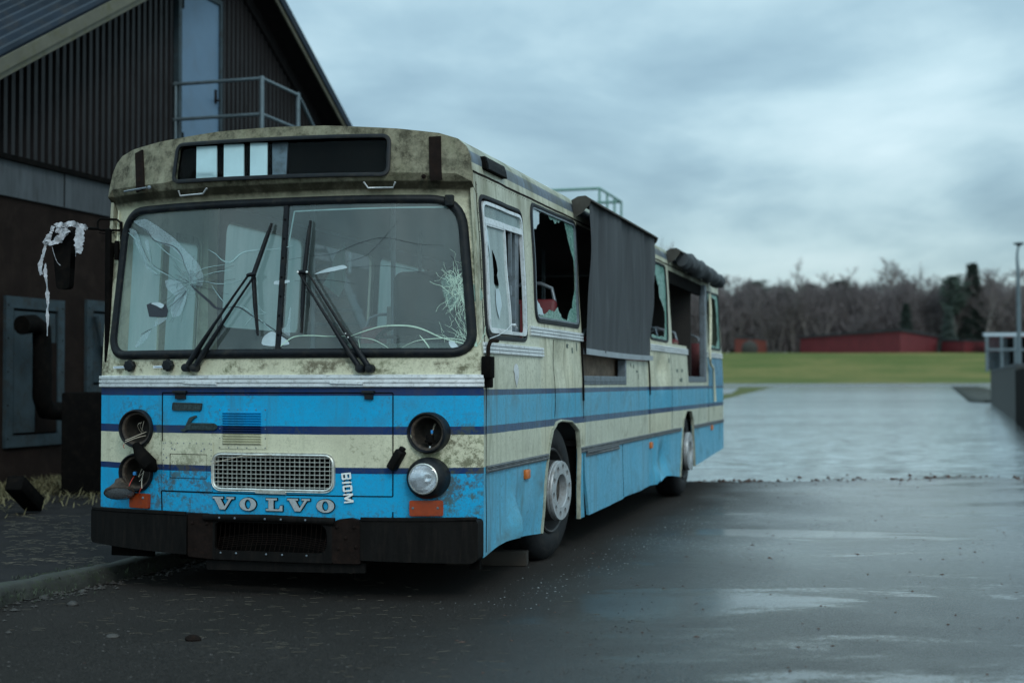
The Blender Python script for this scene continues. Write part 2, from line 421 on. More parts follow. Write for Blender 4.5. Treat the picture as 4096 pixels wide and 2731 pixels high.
def dent(s,z):
    d=0
    d-=.035*gs(s,z,.95,.27,.25,.12)+.0; d+=.07*gs(s,z,.60,.36,.07,.13)-.03*gs(s,z,.75,.45,.08,.12)
    d-=.03*gs(s,z,1.85,1.36,.22,.13); d+=.02*gs(s,z,1.55,1.40,.06,.14); d+=.015*gs(s,z,2.15,1.33,.07,.10)
    d-=.02*gs(s,z,1.9,.99,.3,.05)
    d+=.04*gs(s,z,5.55,.32,.16,.08); d-=.05*gs(s,z,5.95,.45,.25,.16); d+=.03*gs(s,z,6.3,.3,.12,.09)
    d-=.05*gs(s,z,5.9,1.36,.25,.12)+.06*gs(s,z,5.9,.45,.12,.14)+.02*gs(s,z,5.4,.5,.1,.3); d+=.02*gs(s,z,4.6,.3,.5,.2)
    d+=.0045*noise.noise(Vector((s*2.3,z*3.1,1.7)))+.006*noise.noise(Vector((s*5,z*2.5,4.)))+.012*noise.noise(Vector((s*1.6,z*1.5,9.)))*(1 if z<.7 else .4)
    return d
def FS(s,z,h=0.): return Vector((su(z)+dent(s,z)+h, s, z))
def FL(s,z,h=0.): return Vector((-2.5-su(z)-h, s, z))
SEC=[(-.0637,2.46),(-.075,2.54),(-.10,2.60),(-.15,2.645),(-.25,2.675),(-.48,2.70),(-.9,2.728),(-1.25,2.735)]
SEC=SEC+[(-2.5-u,z) for u,z in SEC[-2::-1]]
def u2U(u,z): return -1.25+(u+1.25)/(1+su(z)/1.25)

# --- front panel
WSC=rpoly([(-2.402,1.408),(-.050,1.408),(-.092,2.296),(-2.362,2.296)],[.13,.13,.17,.17],8)
DEST=rpoly([(-1.900,2.436),(-.470,2.426),(-.482,2.655),(-1.900,2.664)],.045,6)
GR=rrect(-1.590,.612,-.828,.820,.06,6)
LAMPS=[(-2.145,.960,.117),(-2.143,.697,.117),(-.29,.950,.118),(-.29,.693,.118)]
top=[(u2U(u,z),z) for u,z in SEC]
outer=[(-2.5,.44),(0.,.44)]+top[:]
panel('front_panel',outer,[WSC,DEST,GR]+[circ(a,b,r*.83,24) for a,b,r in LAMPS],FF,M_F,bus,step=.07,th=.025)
# cream rain lip over the windshield
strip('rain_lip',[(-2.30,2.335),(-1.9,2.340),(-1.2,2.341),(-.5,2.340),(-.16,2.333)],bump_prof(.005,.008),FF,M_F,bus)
# --- roof
bm=bmesh.new(); rows=[]
ny=60
for k in range(ny+1):
    row=[]
    for (u,z) in SEC:
        U=u2U(u,z); s0=fs(U)+off(z); s=s0+(LEN-s0)*(k/ny)
        zz=z+(.004*noise.noise(Vector((u*3,s*1.5,0))) if 0<k<ny else 0)
        row.append(bm.verts.new((u,s,zz)))
    rows.append(row)
for a,b in zip(rows[:-1],rows[1:]):
    for i in range(len(SEC)-1): bm.faces.new((a[i],a[i+1],b[i+1],b[i]))
M_ROOF=M_S
roof=obj('roof',bm,M_ROOF,bus,40)
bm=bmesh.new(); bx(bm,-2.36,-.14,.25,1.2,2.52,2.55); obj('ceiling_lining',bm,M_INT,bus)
bm=bmesh.new(); bx(bm,-2.36,-.14,1.21,LEN-.1,2.515,2.545); obj('ceiling_lining',bm,M_INTD,bus)  # dark copy of the ceiling, gloom of the rear cabin put into the colour
# --- side nearest the camera
arch1=[(1.28,.238),(1.358,.55),(1.453,.76),(1.563,.905),(1.70,.956),(1.884,.967),(2.13,.952),(2.30,.885),(2.357,.724),(2.345,.50),(2.325,.236)]
arch2=[(6.985,.235),(7.07,.60),(7.19,.84),(7.36,.925),(7.74,.915),(7.86,.82),(7.93,.55),(7.95,.29)]
so=[(0.0,.235),(.337,.268),(.60,.285),(.838,.262)]+arch1+[(2.515,.233),(2.542,.69),(2.568,.565),(2.672,.232),(2.715,.229),(3.93,.25),(3.965,.262),(5.12,.273),(5.50,.262),(5.60,.31),(5.73,.26),(5.95,.265),(6.15,.30),(6.30,.292),(6.6,.27)]+arch2+[(10.47,.378),(10.47,2.46),(0,2.46)]
W_DRV=rpoly([(.09,1.50),(.972,1.507),(.985,2.335),(.09,2.325)],.075)
W_2=rpoly([(1.225,1.645),(2.455,1.648),(2.475,2.43),(1.225,2.42)],.075)
OP1=[(2.52,1.43),(2.50,1.43),(2.50,1.215),(4.10,1.215),(4.10,1.43),(5.18,1.43),(5.18,2.44),(2.52,2.44)]
W_3=rpoly([(5.36,1.655),(6.38,1.652),(6.42,2.425),(5.36,2.42)],.075)
OP2=rpoly([(6.60,1.632),(7.56,1.632),(7.56,1.235),(8.98,1.235),(8.98,2.40),(6.62,2.36)],.02,3)
W_4=rpoly([(9.32,1.655),(10.36,1.655),(10.40,2.37),(9.35,2.35)],.06)
panel('side_panel',so,[W_DRV,W_2,OP1,W_3,OP2,W_4],FS,M_S,bus,step=.07,th=.02)
# --- far side, rear
slo=[(0.,.25),(1.3,.25),(1.5,.9),(2.2,.9),(2.4,.25),(7.0,.25),(7.2,.9),(7.8,.9),(7.95,.28),(10.47,.378),(10.47,2.46),(0,2.46)]
wl=[rrect(.12,.42,1.15,2.32,.06)]+[rrect(1.42+i*1.5,1.64,2.78+i*1.5,2.40,.09) for i in range(6)]
panel('far_side_panel',slo,wl,FL,M_S,bus,step=.3,th=.02)
def FI(s,z,h=0.): return Vector((-2.5-su(z)+.05+h, s, z))
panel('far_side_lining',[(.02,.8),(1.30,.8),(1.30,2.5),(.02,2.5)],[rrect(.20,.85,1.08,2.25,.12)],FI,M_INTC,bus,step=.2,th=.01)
panel('far_side_lining',[(1.31,.8),(10.4,.8),(10.4,2.5),(1.31,2.5)],wl[1:],FI,M_INTD,bus,step=.3,th=.01)  # rest of the lining coloured dark to stand in for the unlit interior
for i,w in enumerate(wl[1:]):
    if i in (0,2,4): panel('far_window_glass',w,[],FL,M_SHEET if i!=4 else M_SKYG,bus,step=.5,th=0,h0=-.01)
d=panel('front_door',rrect(.14,.44,1.13,2.30,.05),[rrect(.20,1.0,.60,2.2,.05),rrect(.68,1.0,1.08,2.2,.05)],FL,M_S,bus,step=.3,th=.03)
panel('door_glass',rrect(.19,.99,1.09,2.21,.05),[],FL,M_SHEET,d,step=.5,th=0,h0=-.015)
def FR(u,z,h=0.): return Vector((u,LEN+h,z))
panel('rear_panel',[(-2.5,.378),(0.,.378),(0.,1.28)]+SEC+[(-2.5,1.28)],[rrect(-2.3,1.6,-.2,2.4,.12)],FR,M_S,bus,step=.3,th=-.02)
bm=bmesh.new()
for u in (-2.35,-.15): rbox(bm,u-.05,u+.05,LEN,LEN+.03,.9,1.25,.01)
pieces('tail_lamp',bm,M_ORG,bus)
# --- floor, chassis, inner dark boxes
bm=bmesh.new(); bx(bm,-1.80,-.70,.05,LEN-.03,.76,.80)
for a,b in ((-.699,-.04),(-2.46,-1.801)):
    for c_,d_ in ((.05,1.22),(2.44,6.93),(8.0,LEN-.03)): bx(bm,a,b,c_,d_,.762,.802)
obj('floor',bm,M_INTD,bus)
bm=bmesh.new(); bx(bm,-1.75,-.75,-.05,LEN-.3,.34,.755); bx(bm,-2.3,-.22,2.75,6.6,.36,.75); bx(bm,-2.3,-.22,8.3,10.2,.42,.75); bx(bm,-2.40,-.12,-.0,.9,.40,.75); obj('chassis_boxes',bm,M_BLK,bus)
bm=bmesh.new()
for s0,s1 in ((1.25,2.42),(6.95,7.98)):
    for (a,b) in ((-.75,-.70),(-1.8,-1.75)): bx(bm,a,b,s0,s1,.3,.758)
    bx(bm,-.70,-.03,s1,s1+.03,.25,.755); bx(bm,-.70,-.03,s0-.03,s0,.25,.755)
    bx(bm,-.66,-.035,s0-.02,s1+.02,.985,1.0); bx(bm,-.69,-.66,s0-.02,s1+.02,.805,1.0)
pieces('wheel_housing',bm,M_BLK,bus)
# --- windshield
strip('windshield_gasket',WSC,[(-.024,-.005),(-.024,.014),(-.012,.024),(.0,.026),(.014,.022),(.028,.010),(.031,-.004)],FF,M_RUB,bus,closed=True,step=.05)
divx=[(-1.176,1.385),(-1.140,2.325)]
strip('windshield_divider',[divx[0],divx[1]],bump_prof(.022,.03,-.02),FF,M_RUB,bus)
bm=bmesh.new()
for i in range(9):
    tt=i/8; p=FF(divx[0][0]*(1-tt)+divx[1][0]*tt,1.40+tt*.9,.014)
    lathe(bm,[(.006,.0),(.005,.004),(0,.005)],Matrix.Translation(p)@Matrix.Rotation(R_(90),4,'X'),8)
def pane(side):
    if side==0:
        P=[p for p in WSC if p[0]<-1.2]; 
        o=[(-1.176,1.408)]+[(-1.142,2.296)]+[p for p in WSC if p[0]<-1.2]
    else:
        o=[p for p in WSC if p[0]>-1.1]; o=[(-1.176,1.408)]+o+[(-1.142,2.296)]
    c=Vector((sum(p[0] for p in o)/len(o),sum(p[1] for p in o)/len(o)))
    o.sort(key=lambda p: math.atan2(p[1]-c.y,p[0]-c.x))
    return panel('windshield_pane',o,[],FF,M_WS,bus,step=.15,th=0,h0=.0)
paneL=pane(0); paneR=pane(1)
paneL['label']='cracked left windshield pane with a starburst and a hole'; paneR['label']='right windshield pane crazed at its lower outer corner'
pieces('screw',bm,M_BLK,bus)
random.seed(5)
def ribbon(bm,pts,w,F=FF,h=.004,taper=True):
    pts=[Vector(p) for p in pts]; n=len(pts); L=[];Rr=[]
    for i,p in enumerate(pts):
        t=pts[min(i+1,n-1)]-pts[max(i-1,0)]
        if t.length<1e-9: t=Vector((1,0))
        t.normalize(); nn=Vector((-t.y,t.x))
        ww=(w[i] if isinstance(w,(list,tuple)) else w)*.72*(1 if not taper else (.25+.75*math.sin(math.pi*(i+.3)/(n))))
        a=p+nn*ww; b=p-nn*ww
        L.append(bm.verts.new(F(a.x,a.y,h))); Rr.append(bm.verts.new(F(b.x,b.y,h)))
    for i in range(n-1): bm.faces.new((L[i],Rr[i],Rr[i+1],L[i+1]))
def wob(a,b,n=6,amp=.02):
    a=Vector(a);b=Vector(b); d=b-a; nn=Vector((-d.y,d.x)); out=[]
    for i in range(n+1):
        t=i/n; k=0 if i in (0,n) else random.uniform(-amp,amp)
        out.append(a+d*t+nn*k)
    return out
def curve(P,n=5):
    P=[Vector(p) for p in P]; out=[]
    for i in range(len(P)-1):
        p0=P[max(i-1,0)];p1=P[i];p2=P[i+1];p3=P[min(i+2,len(P)-1)]
        for j in range(n):
            t=j/n; out.append(.5*((2*p1)+(p2-p0)*t+(2*p0-5*p1+4*p2-p3)*t*t+(3*p1-p0-3*p2+p3)*t**3))
    out.append(P[-1]); return out
# H crop -> (U,z) linear-ish map from measured anchors
def Hm(x,y): return (-2.281+(x-215)*(.494/485.)*(1.0-.00006*(x-700)), 2.385-y*.000655+ (x-700)*.00003)
def Im(x,y): return (-1.105+(x-207)*.000735-(y-752)*.00002, 2.352-y*.000641+(x-207)*.000006)
bmD=bmesh.new(); bmL=bmesh.new(); bmP=bmesh.new()
def Hc(P): return curve([Hm(*p) for p in P])
def Ic(P): return curve([Im(*p) for p in P])
ribbon(bmD,Hc([(215,240),(330,320),(400,420),(550,490),(620,580),(650,680),(700,790)]),.0035)
ribbon(bmD,Hc([(700,860),(760,930),(850,1030),(900,1090),(960,1100)]),.011)
ribbon(bmD,Hc([(960,1095),(1060,1095),(1160,1180),(1290,1290),(1430,1420)]),.005)
ribbon(bmD,Hc([(165,240),(250,320),(300,470),(390,640),(520,740),(600,810)]),.002)
ribbon(bmD,Hc([(430,1240),(340,1290)]),.003); ribbon(bmD,Hc([(700,890),(600,1010),(540,1060)]),.0025)
ribbon(bmL,Hc([(150,300),(260,420),(320,600),(440,740)]),.009)
ribbon(bmL,Hc([(330,400),(370,560),(400,660),(560,780)]),.007)
ribbon(bmL,Hc([(420,450),(520,560),(640,660)]),.005)
ribbon(bmL,Hc([(820,550),(880,600),(930,660),(990,680),(1060,610),(1140,590),(1320,590),(1440,570)]),.006)
ribbon(bmL,Hc([(700,780),(800,720),(950,700)]),.003); ribbon(bmL,Hc([(780,790),(900,760),(1000,755)]),.003)
ribbon(bmL,Hc([(780,830),(900,870),(1000,870),(1150,830)]),.0035)
ribbon(bmL,Hc([(1110,1260),(1160,1190),(1260,1160)]),.004); ribbon(bmL,Hc([(1160,1180),(1170,1040),(1220,1130),(1260,1160)]),.004)
ribbon(bmL,Hc([(1050,1080),(1100,1100),(1200,1200),(1300,1320)]),.006)
ribbon(bmL,Hc([(860,880),(920,990),(990,1090)]),.004)
C=Vector(Hm(700,850))
for k in range(90):
    a=random.uniform(0,2*math.pi); L=random.uniform(.03,.10)*(1.8 if random.random()<.2 else 1)
    b=C+Vector((math.cos(a)*L*1.25,math.sin(a)*L)); ribbon(bmD if random.random()<.6 else bmL,wob(C+(b-C)*random.uniform(.05,.5),b,4,.05),.0008,taper=False)
for k in range(30):
    a=random.uniform(0,2*math.pi); r=random.uniform(.02,.085); da=random.uniform(.3,.9)
    ribbon(bmD,[C+Vector((math.cos(a+da*i/3)*r*1.2,math.sin(a+da*i/3)*r))*random.uniform(.92,1.08) for i in range(4)],.0006,taper=False)
for k in range(26):
    a=R_(random.choice((random.uniform(205,265),random.uniform(-20,20),random.uniform(120,170)))); L=random.uniform(.12,.32); ribbon(bmD,wob(C+Vector((math.cos(a),math.sin(a)))*.05,C+Vector((math.cos(a),math.sin(a)))*L,6,.03),.0009,taper=False)
obj('crack_pattern',bmD,M_CRK,paneL); obj('crack_pattern',bmL,M_CRKL,paneL)
# pale sheets of delaminated film catching the sky
def film(poly,par=paneL,m=M_WSF,F=FF,h=.003):
    return panel('loose_film',rpoly(poly,.02,3),[],F,m,par,step=.08,th=.0,h0=h)
film([Hm(*p) for p in ((190,205),(310,200),(420,290),(560,420),(650,540),(760,680),(800,800),(790,900),(700,830),(660,690),(610,580),(540,500),(400,425),(330,330))])
film([Hm(*p) for p in ((500,800),(600,800),(680,900),(680,1000),(640,1140),(580,1160),(560,1060),(600,960),(520,880))])
film([Hm(*p) for p in ((290,1410),(350,1300),(430,1240),(400,1330),(340,1390))])
film([Hm(*p) for p in ((430,1230),(470,1140),(550,1150),(500,1200))])
film([Hm(*p) for p in ((150,260),(230,300),(300,480),(360,660),(430,740),(350,680),(280,520),(220,400))])
film([Hm(*p) for p in ((310,400),(345,400),(370,560),(345,520))])
film([Hm(*p) for p in ((1225,1440),(1240,1370),(1300,1320),(1400,1400),(1435,1450),(1300,1460))],m=M_PALE)
film([Hm(*p) for p in ((1290,1290),(1360,1320),(1430,1390),(1430,1100),(1400,1300),(1330,1310))],m=M_WSF)
# stone hole
bm=panel_bm([Hm(*p) for p in ((372,1015),(410,1000),(450,1030),(500,1070),(520,1020),(545,1080),(540,1140),(470,1140),(400,1130),(385,1070))],[],FF,.05,.002,True,.006); obj('hole',bm,M_CRK,paneL)
film([Hm(*p) for p in ((400,1005),(470,1000),(520,1030),(500,1065),(450,1030))],h=.009,m=M_PALE)
# right pane cracks
bmD=bmesh.new(); bmL=bmesh.new()
ribbon(bmL,Ic([(60,1440),(120,1440),(200,1370),(280,1325),(420,1320),(560,1330),(740,1330)]),.005)
ribbon(bmL,Ic([(740,1330),(870,1280),(1000,1245),(1180,1245),(1300,1280),(1450,1360),(1690,1435)]),.006)
ribbon(bmL,Ic([(770,1340),(900,1360),(980,1400),(1040,1445)]),.003); ribbon(bmL,Ic([(800,1360),(815,1440)]),.0025)
ribbon(bmL,Ic([(1140,1440),(1250,1380),(1420,1360),(1560,1370),(1690,1435)]),.003)
ribbon(bmL,Ic([(1270,1330),(1320,1400),(1350,1455)]),.005); ribbon(bmL,Ic([(1690,1435),(1740,1330),(1755,1250)]),.003)
ribbon(bmD,Ic([(100,640),(350,600),(560,585),(760,500),(930,450),(1050,460),(1250,510),(1440,520)]),.0015)
ribbon(bmD,Ic([(240,820),(520,820),(760,860)]),.0015); ribbon(bmD,Ic([(660,660),(860,590),(1100,280)]),.0012)
ribbon(bmD,Ic([(700,720),(950,700),(1200,740),(1400,830)]),.0012)
C=Vector(Im(1560,930))
for k in range(150):
    a=random.uniform(0,2*math.pi); L=random.uniform(.03,.16)
    c0=C+Vector((random.gauss(0,.035),random.gauss(0,.05))); b=c0+Vector((math.cos(a)*L*.7,math.sin(a)*L))
    if b.x>-.075: b.x=-.075-random.uniform(0,.02)
    if c0.x>-.085: c0.x=-.085
    ribbon(bmL if random.random()<.8 else bmD,wob(c0,b,4,.12),random.uniform(.0008,.0018),taper=False)
for k in range(60):
    c0=C+Vector((random.uniform(-.09,.10),random.uniform(-.32,.12))); b=c0+Vector((random.gauss(0,.035),random.uniform(.02,.12)))
    c0.x=min(c0.x,-.08); b.x=min(b.x,-.078)
    ribbon(bmL,wob(c0,b,4,.1),random.uniform(.0006,.0012),taper=False)
for k in range(26):
    b=Vector(Im(1690,1435)); a=R_(random.uniform(95,165)); L=random.uniform(.05,.26); ribbon(bmL,wob(b,b+Vector((math.cos(a)*L,math.sin(a)*L*.8)),5,.05),.0010,taper=False)
obj('crack_pattern',bmL,simple('crack_green_light',(.42,.58,.48),.4),paneR); obj('crack_pattern',bmD,M_CRK,paneR)
film([Im(*p) for p in ((1420,830),(1500,780),(1600,840),(1720,900),(1740,1010),(1640,1040),(1580,1000),(1500,1130),(1450,1000))],paneR,glass_mat('crazed_corner_glass',(.7,.85,.8),.38,(.28,.42,.38),False))
film([Im(*p) for p in ((400,768),(520,715),(660,685),(700,715),(560,745))],paneR,M_PALE)
film([Im(*p) for p in ((62,815),(200,810),(210,830),(120,850),(62,848))],paneR,M_PALE)
film([Im(*p) for p in ((1480,1380),(1520,1380),(1570,1455),(1500,1450))],paneR,M_PALE)
# sealing line inside the right pane
strip('inner_seal',[Im(130,800),Im(205,180),Im(230,180),Im(1640,170),Im(1668,230),Im(1672,560)],[(-.004,-.012),(-.004,-.008),(.004,-.008),(.004,-.012)],FF,M_CRKL,paneR)
bm=bmesh.new(); rbox(bm,-.215,-.165,fs(-.19)+.06-.04,fs(-.19)+.06-.005,2.25,2.315,.006); obj('windshield_clip',bm,M_RUB,bus)
# --- destination box
strip('destination_gasket',DEST,[(-.010,0),(-.010,.010),(0,.014),(.012,.010),(.014,0)],FF,M_RUB,bus,closed=True)
panel('destination_glass',DEST,[],FF,M_DEST,bus,step=.2,th=0,h0=-.012)
bx_=bmesh.new()
def FD(U,z,h=0.):
    p=FF(U,z,0); return p+Vector((0,.07-h,0))
panel('destination_box',rrect(-1.96,2.385,-.40,2.70,.02),[],FD,M_BLK,bus,step=.2,th=.02)
for x0,x1,x2,x3 in ((-1.772,-1.622,-1.588,-1.738),(-1.570,-1.430,-1.398,-1.538),(-1.385,-1.268,-1.240,-1.355)):
    panel('sign_card',[(x3-.003,2.438),(x2-.003,2.432),(x1,2.645),(x0,2.65)],[],FD,M_CARD,bus,step=.2,th=.01,h0=.05)
panel('sign_blind',[(-1.22,2.43),(-1.13,2.43),(-1.145,2.65),(-1.25,2.65)],[],FD,M_GREY,bus,step=.2,th=.01,h0=.02)
# brackets and handles on the brow
for P in ([(-2.235,2.655),(-2.168,2.40)],[(-.218,2.652),(-.194,2.39)]):
    strip('brow_strap',P,[(-.034,0),(-.034,.010),(.034,.010),(.034,0)],FF,M_RUST,bus)
bm=bmesh.new(); tube(bm,[FF(-2.30,2.405,.02),FF(-2.19,2.402,.045),FF(-2.10,2.412,.02)],.006,6); lathe(bm,[(.012,0),(.012,.008),(0,.012)],Matrix.Translation(FF(-2.095,2.415,.0))@Matrix.Rotation(R_(90),4,'X'),10); obj('strap_bolt',bm,M_GREY,bus)
bm=bmesh.new(); lathe(bm,[(.013,0),(.013,.01),(0,.015)],Matrix.Translation(FF(-.262,2.412,.0))@Matrix.Rotation(R_(90),4,'X'),12); obj('strap_bolt',bm,M_RUST,bus)
for A in ([(-1.865,2.382),(-1.857,2.353),(-1.684,2.356),(-1.651,2.384)],[(-.617,2.384),(-.607,2.352),(-.461,2.353),(-.432,2.382)]):
    bm=bmesh.new(); tube(bm,[FF(*A[0],.0),FF(*A[1],.035),FF(*A[2],.035),FF(*A[3],0)],.0055,8); obj('grab_handle',bm,M_ALU,bus,60)
# --- front trims
def ribs(w,n,h=.014):
    pr=[(-w,0.)]; st=2*w/n
    for i in range(n):
        a=-w+st*i; pr+=[(a+st*.08,h*.1),(a+st*.10,h*.8),(a+st*.22,h),(a+st*.78,h),(a+st*.90,h*.8),(a+st*.92,h*.1)]
    return pr+[(w,0.)]
strip('chrome_trim',[(-2.497,1.245),(-.0,1.245)],ribs(.037,3,.02),FF,M_ALU,bus,step=.06,smooth=25)
bm=bmesh.new()
for (a,b) in ((-.842,-.65),(-1.78,-1.559)):
    pass
obj('x',bm,M_ALU,bus) if False else bm.free()
for (a,b) in ((-.842,-.65),(-1.78,-1.559)): strip('trim_handle',[(a,1.236),(b,1.232)],bump_prof(.010,.016,.018),FF,M_ALU,bus)
# --- bonnet panel seams, hinges, louvres, plates
SE=[(-.0035,.0015),(-.0035,.003),(.0035,.003),(.0035,.0015)]
def seam(P,F=FF,w=.0035,par=bus,m=M_BLK,nm='panel_seam'): return strip(nm,P,[(-w,.0005),(-w,.0028),(w,.0028),(w,.0005)],F,m,par,step=.1)
strip('bonnet_seam',rpoly([(-1.955,.592),(-.486,.587),(-.486,1.177),(-1.958,1.177)],.006,2),[(-.003,.0005),(-.003,.003),(.003,.003),(.003,.0005)],FF,M_BLK,bus,closed=True,step=.1)
seam([(-.486,.50),(-.486,.46)])
seam([(-1.96,.592),(-1.955,.46)])
for (a,b) in ((-1.867,-1.773),(-.659,-.586)):
    bm=bmesh.new(); y=fs((a+b)/2); rbox(bm,a,b,y-.03,y+.01,1.172,1.190,.006); bx(bm,a+.015,b-.01,y-.016,y+.01,1.140,1.172); obj('bonnet_hinge',bm,M_RUB,bus)
lp=panel('louvre_plate',rrect(-1.552,.850,-1.242,1.086,.004,1),[],FF,M_F,bus,step=.1,th=.003,h0=.004)
for k in range(13):
    z=1.055-k*.0148
    strip('louvre',[(-1.524,z),(-1.276,z)],[(-.0055,.003),(-.005,.016),(.004,.006),(.0055,.003)],FF,M_F,lp,step=.13)
bm=bmesh.new()
def rivet(bm,U,z,r=.0045,F=FF,h=.004):
    p=F(U,z,h); ax='X' if F is FF else 'Y'
    lathe(bm,[(r,-.002),(r*.8,.002),(0,.0035)],Matrix.Translation(p)@(Matrix.Rotation(R_(90),4,'X') if F is FF else Matrix.Rotation(R_(90),4,'Y')),7)
for i in range(5):
    for U in (-1.545,-1.249): rivet(bm,U,.857+i*.055)
for i in range(6): rivet(bm,-1.545+i*.059,.857); rivet(bm,-1.545+i*.059,1.079)
obj('rivet_rows',bm,M_GREY,lp)
rp=panel('riveted_plate',rrect(-1.955,.597,-1.592,.890,.004,1),[rrect(-1.897,.669,-1.631,.815,.006,2)],FF,M_F,bus,step=.1,th=.004,h0=.005)
bm=bmesh.new()
for i in range(9):
    for U in (-1.943,-1.603): rivet(bm,U,.61+i*.033)
for i in range(8): rivet(bm,-1.93+i*.045,.878); 
for U,z in ((-1.86,.84),(-1.67,.835),(-1.65,.845),(-1.88,.845),(-1.92,.79),(-1.93,.69)): rivet(bm,U,z,.006)
obj('rivet_rows',bm,M_GREY,rp)
pf=panel('filler_flap',rrect(-1.893,.673,-1.635,.811,.006,2),[],FF,M_F,bus,step=.1,th=.004,h0=.003)
strip('flap_seam',rrect(-1.897,.669,-1.631,.815,.006,2),[(-.003,.0005),(-.003,.0035),(.003,.0035),(.003,.0005)],FF,M_BLK,pf,closed=True)
# grille
gf=strip('grille_frame',GR,[(-.011,-.002),(-.010,.010),(-.003,.014),(.004,.009),(.008,.011),(.011,.004),(.012,-.02)],FF,M_CHR,bus,closed=True)
bm=bmesh.new()
for i in range(8):
    z=.632+i*.0242
    e=.012 if i in (0,7) else 0
    strip_bm([(-1.585+e,z),(-.833-e,z)],[(-.0021,-.008),(-.0021,.004),(.0021,.004),(.0021,-.008)],FF,step=.08,bm=bm)
for i in range(24):
    U=-1.562+i*.0308
    strip_bm([(U,.618),(U,.814)],[(-.0016,-.016),(-.0016,-.004),(.0016,-.004),(.0016,-.016)],FF,step=.2,bm=bm)
obj('grille_bars',bm,M_CHR,gf)
panel('grille_backing',rrect(-1.62,.58,-.80,.85,.02),[],FF,M_BLK,gf,step=.15,th=.01,h0=-.06)
bm=bmesh.new(); tube(bm,[FF(-1.60,.76,.02),FF(-1.50,.785,.03),FF(-1.38,.812,.022),FF(-1.2,.818,.02)],.0022,5); obj('loose_wire',bm,M_WIRE,gf)
strip('bonnet_catch',[(-1.305,.603),(-1.115,.600)],bump_prof(.011,.018),FF,M_CHR,bus)
# badges and letters
b1=panel('badge_plate',rpoly([(-1.880,1.072),(-1.672,1.070),(-1.664,1.116),(-1.875,1.120)],.010,3),[],FF,M_BADGE,bus,step=.05,th=.008,h0=.010)
strip('badge_rim',rpoly([(-1.876,1.076),(-1.676,1.074),(-1.670,1.112),(-1.871,1.116)],.010,3),[(-.002,.009),(-.002,.013),(.002,.013),(.002,.009)],FF,M_BADGE,b1,closed=True)
b2=panel('badge_emblem',rpoly([(-1.818,.957),(-1.792,.945),(-1.768,.958),(-1.58,.957),(-1.562,.970),(-1.562,.985),(-1.58,.998),(-1.747,1.000),(-1.720,1.026),(-1.700,1.036),(-1.706,1.045),(-1.752,1.030),(-1.772,.995),(-1.785,.968)],.006,2),[],FF,M_BADGE,bus,step=.05,th=.008,h0=.012)
strip('badge_rim',rpoly([(-1.742,.965),(-1.575,.964),(-1.570,.990),(-1.738,.992)],.010,3),[(-.002,.011),(-.002,.015),(.002,.015),(.002,.011)],FF,M_BADGE,b2,closed=True)
bm=bmesh.new()
for i in range(6): strip_bm([(-1.862+i*.031,1.083),(-1.862+i*.031,1.107)],[(-.005,.009),(-.005,.012),(.005,.012),(.005,.009)],FF,bm=bm)
obj('badge_lettering',bm,M_BADGE,b1)
bm=bmesh.new()
for i in range(8): strip_bm([(-1.730+i*.020,.969),(-1.726+i*.020,.986)],[(-.004,.011),(-.004,.014),(.004,.014),(.004,.011)],FF,bm=bm)
obj('badge_lettering',bm,M_BADGE,b2)
def letter(poly,holes,x0,z0,w,h,lab):
    def FLt(a,b,hh=0.): return FF(x0+a*w, z0+b*h, hh)
    o=panel('letter',poly,holes,FLt,M_LET,bus,step=.25,th=.004,h0=.0135,smooth=30); o['label']=lab
    cx=sum(p[0] for p in poly)/len(poly)
    # dark rim sits behind
    def grow(P,d):
        out=[];n=len(P)
        for i in range(n):
            a=Vector(P[i-1]);p=Vector(P[i]);b=Vector(P[(i+1)%n]); a=Vector((a.x*w,a.y*h));p_=Vector((p.x*w,p.y*h));b=Vector((b.x*w,b.y*h))
            e1=(p_-a).normalized(); e2=(b-p_).normalized(); n1=Vector((e1.y,-e1.x)); n2=Vector((e2.y,-e2.x)); m=(n1+n2)
            m=m.normalized()*min(2.,1/max(.4,m.length/2)) if m.length>1e-3 else n1
            q=p_+m*d; out.append((q.x/w,q.y/h))
        return out
    panel('letter_rim',grow(poly,.0035),[grow(hh,-.0035) for hh in holes],FLt,M_BLK,o,step=.25,th=.010,h0=.010,smooth=30)
Vp=[(.30,0),(.62,0),(.90,.86),(1,.86),(1,1),(.62,1),(.62,.86),(.75,.86),(.56,.28),(.37,.86),(.5,.86),(.5,1),(0,1),(0,.86),(.10,.86)]
Vp=[(.34,0),(.58,0),(.88,.86),(1,.86),(1,1),(.64,1),(.64,.86),(.755,.86),(.55,.24),(.36,.86),(.48,.86),(.48,1),(0,1),(0,.86),(.08,.86)]
Lp=[(0,0),(1,0),(1,.42),(.88,.42),(.80,.14),(.46,.14),(.46,.86),(.66,.86),(.66,1),(0,1),(0,.86),(.16,.86),(.16,.14),(0,.14)]
Op=[(.5+.5*math.cos(i*math.pi/16),.5+.5*math.sin(i*math.pi/16)) for i in range(32)]
Oh=[(.5+.18*math.cos(i*math.pi/12),.5+.37*math.sin(i*math.pi/12)) for i in range(24)]
letter(Vp,[],-1.586,.497,.142,.072,'letter V'); letter(Op,[Oh],-1.409,.493,.106,.075,'letter O'); letter(Lp,[],-1.240,.496,.104,.072,'letter L')
letter(Vp,[],-1.106,.497,.140,.072,'letter V'); letter(Op,[Oh],-.926,.493,.106,.075,'letter O')
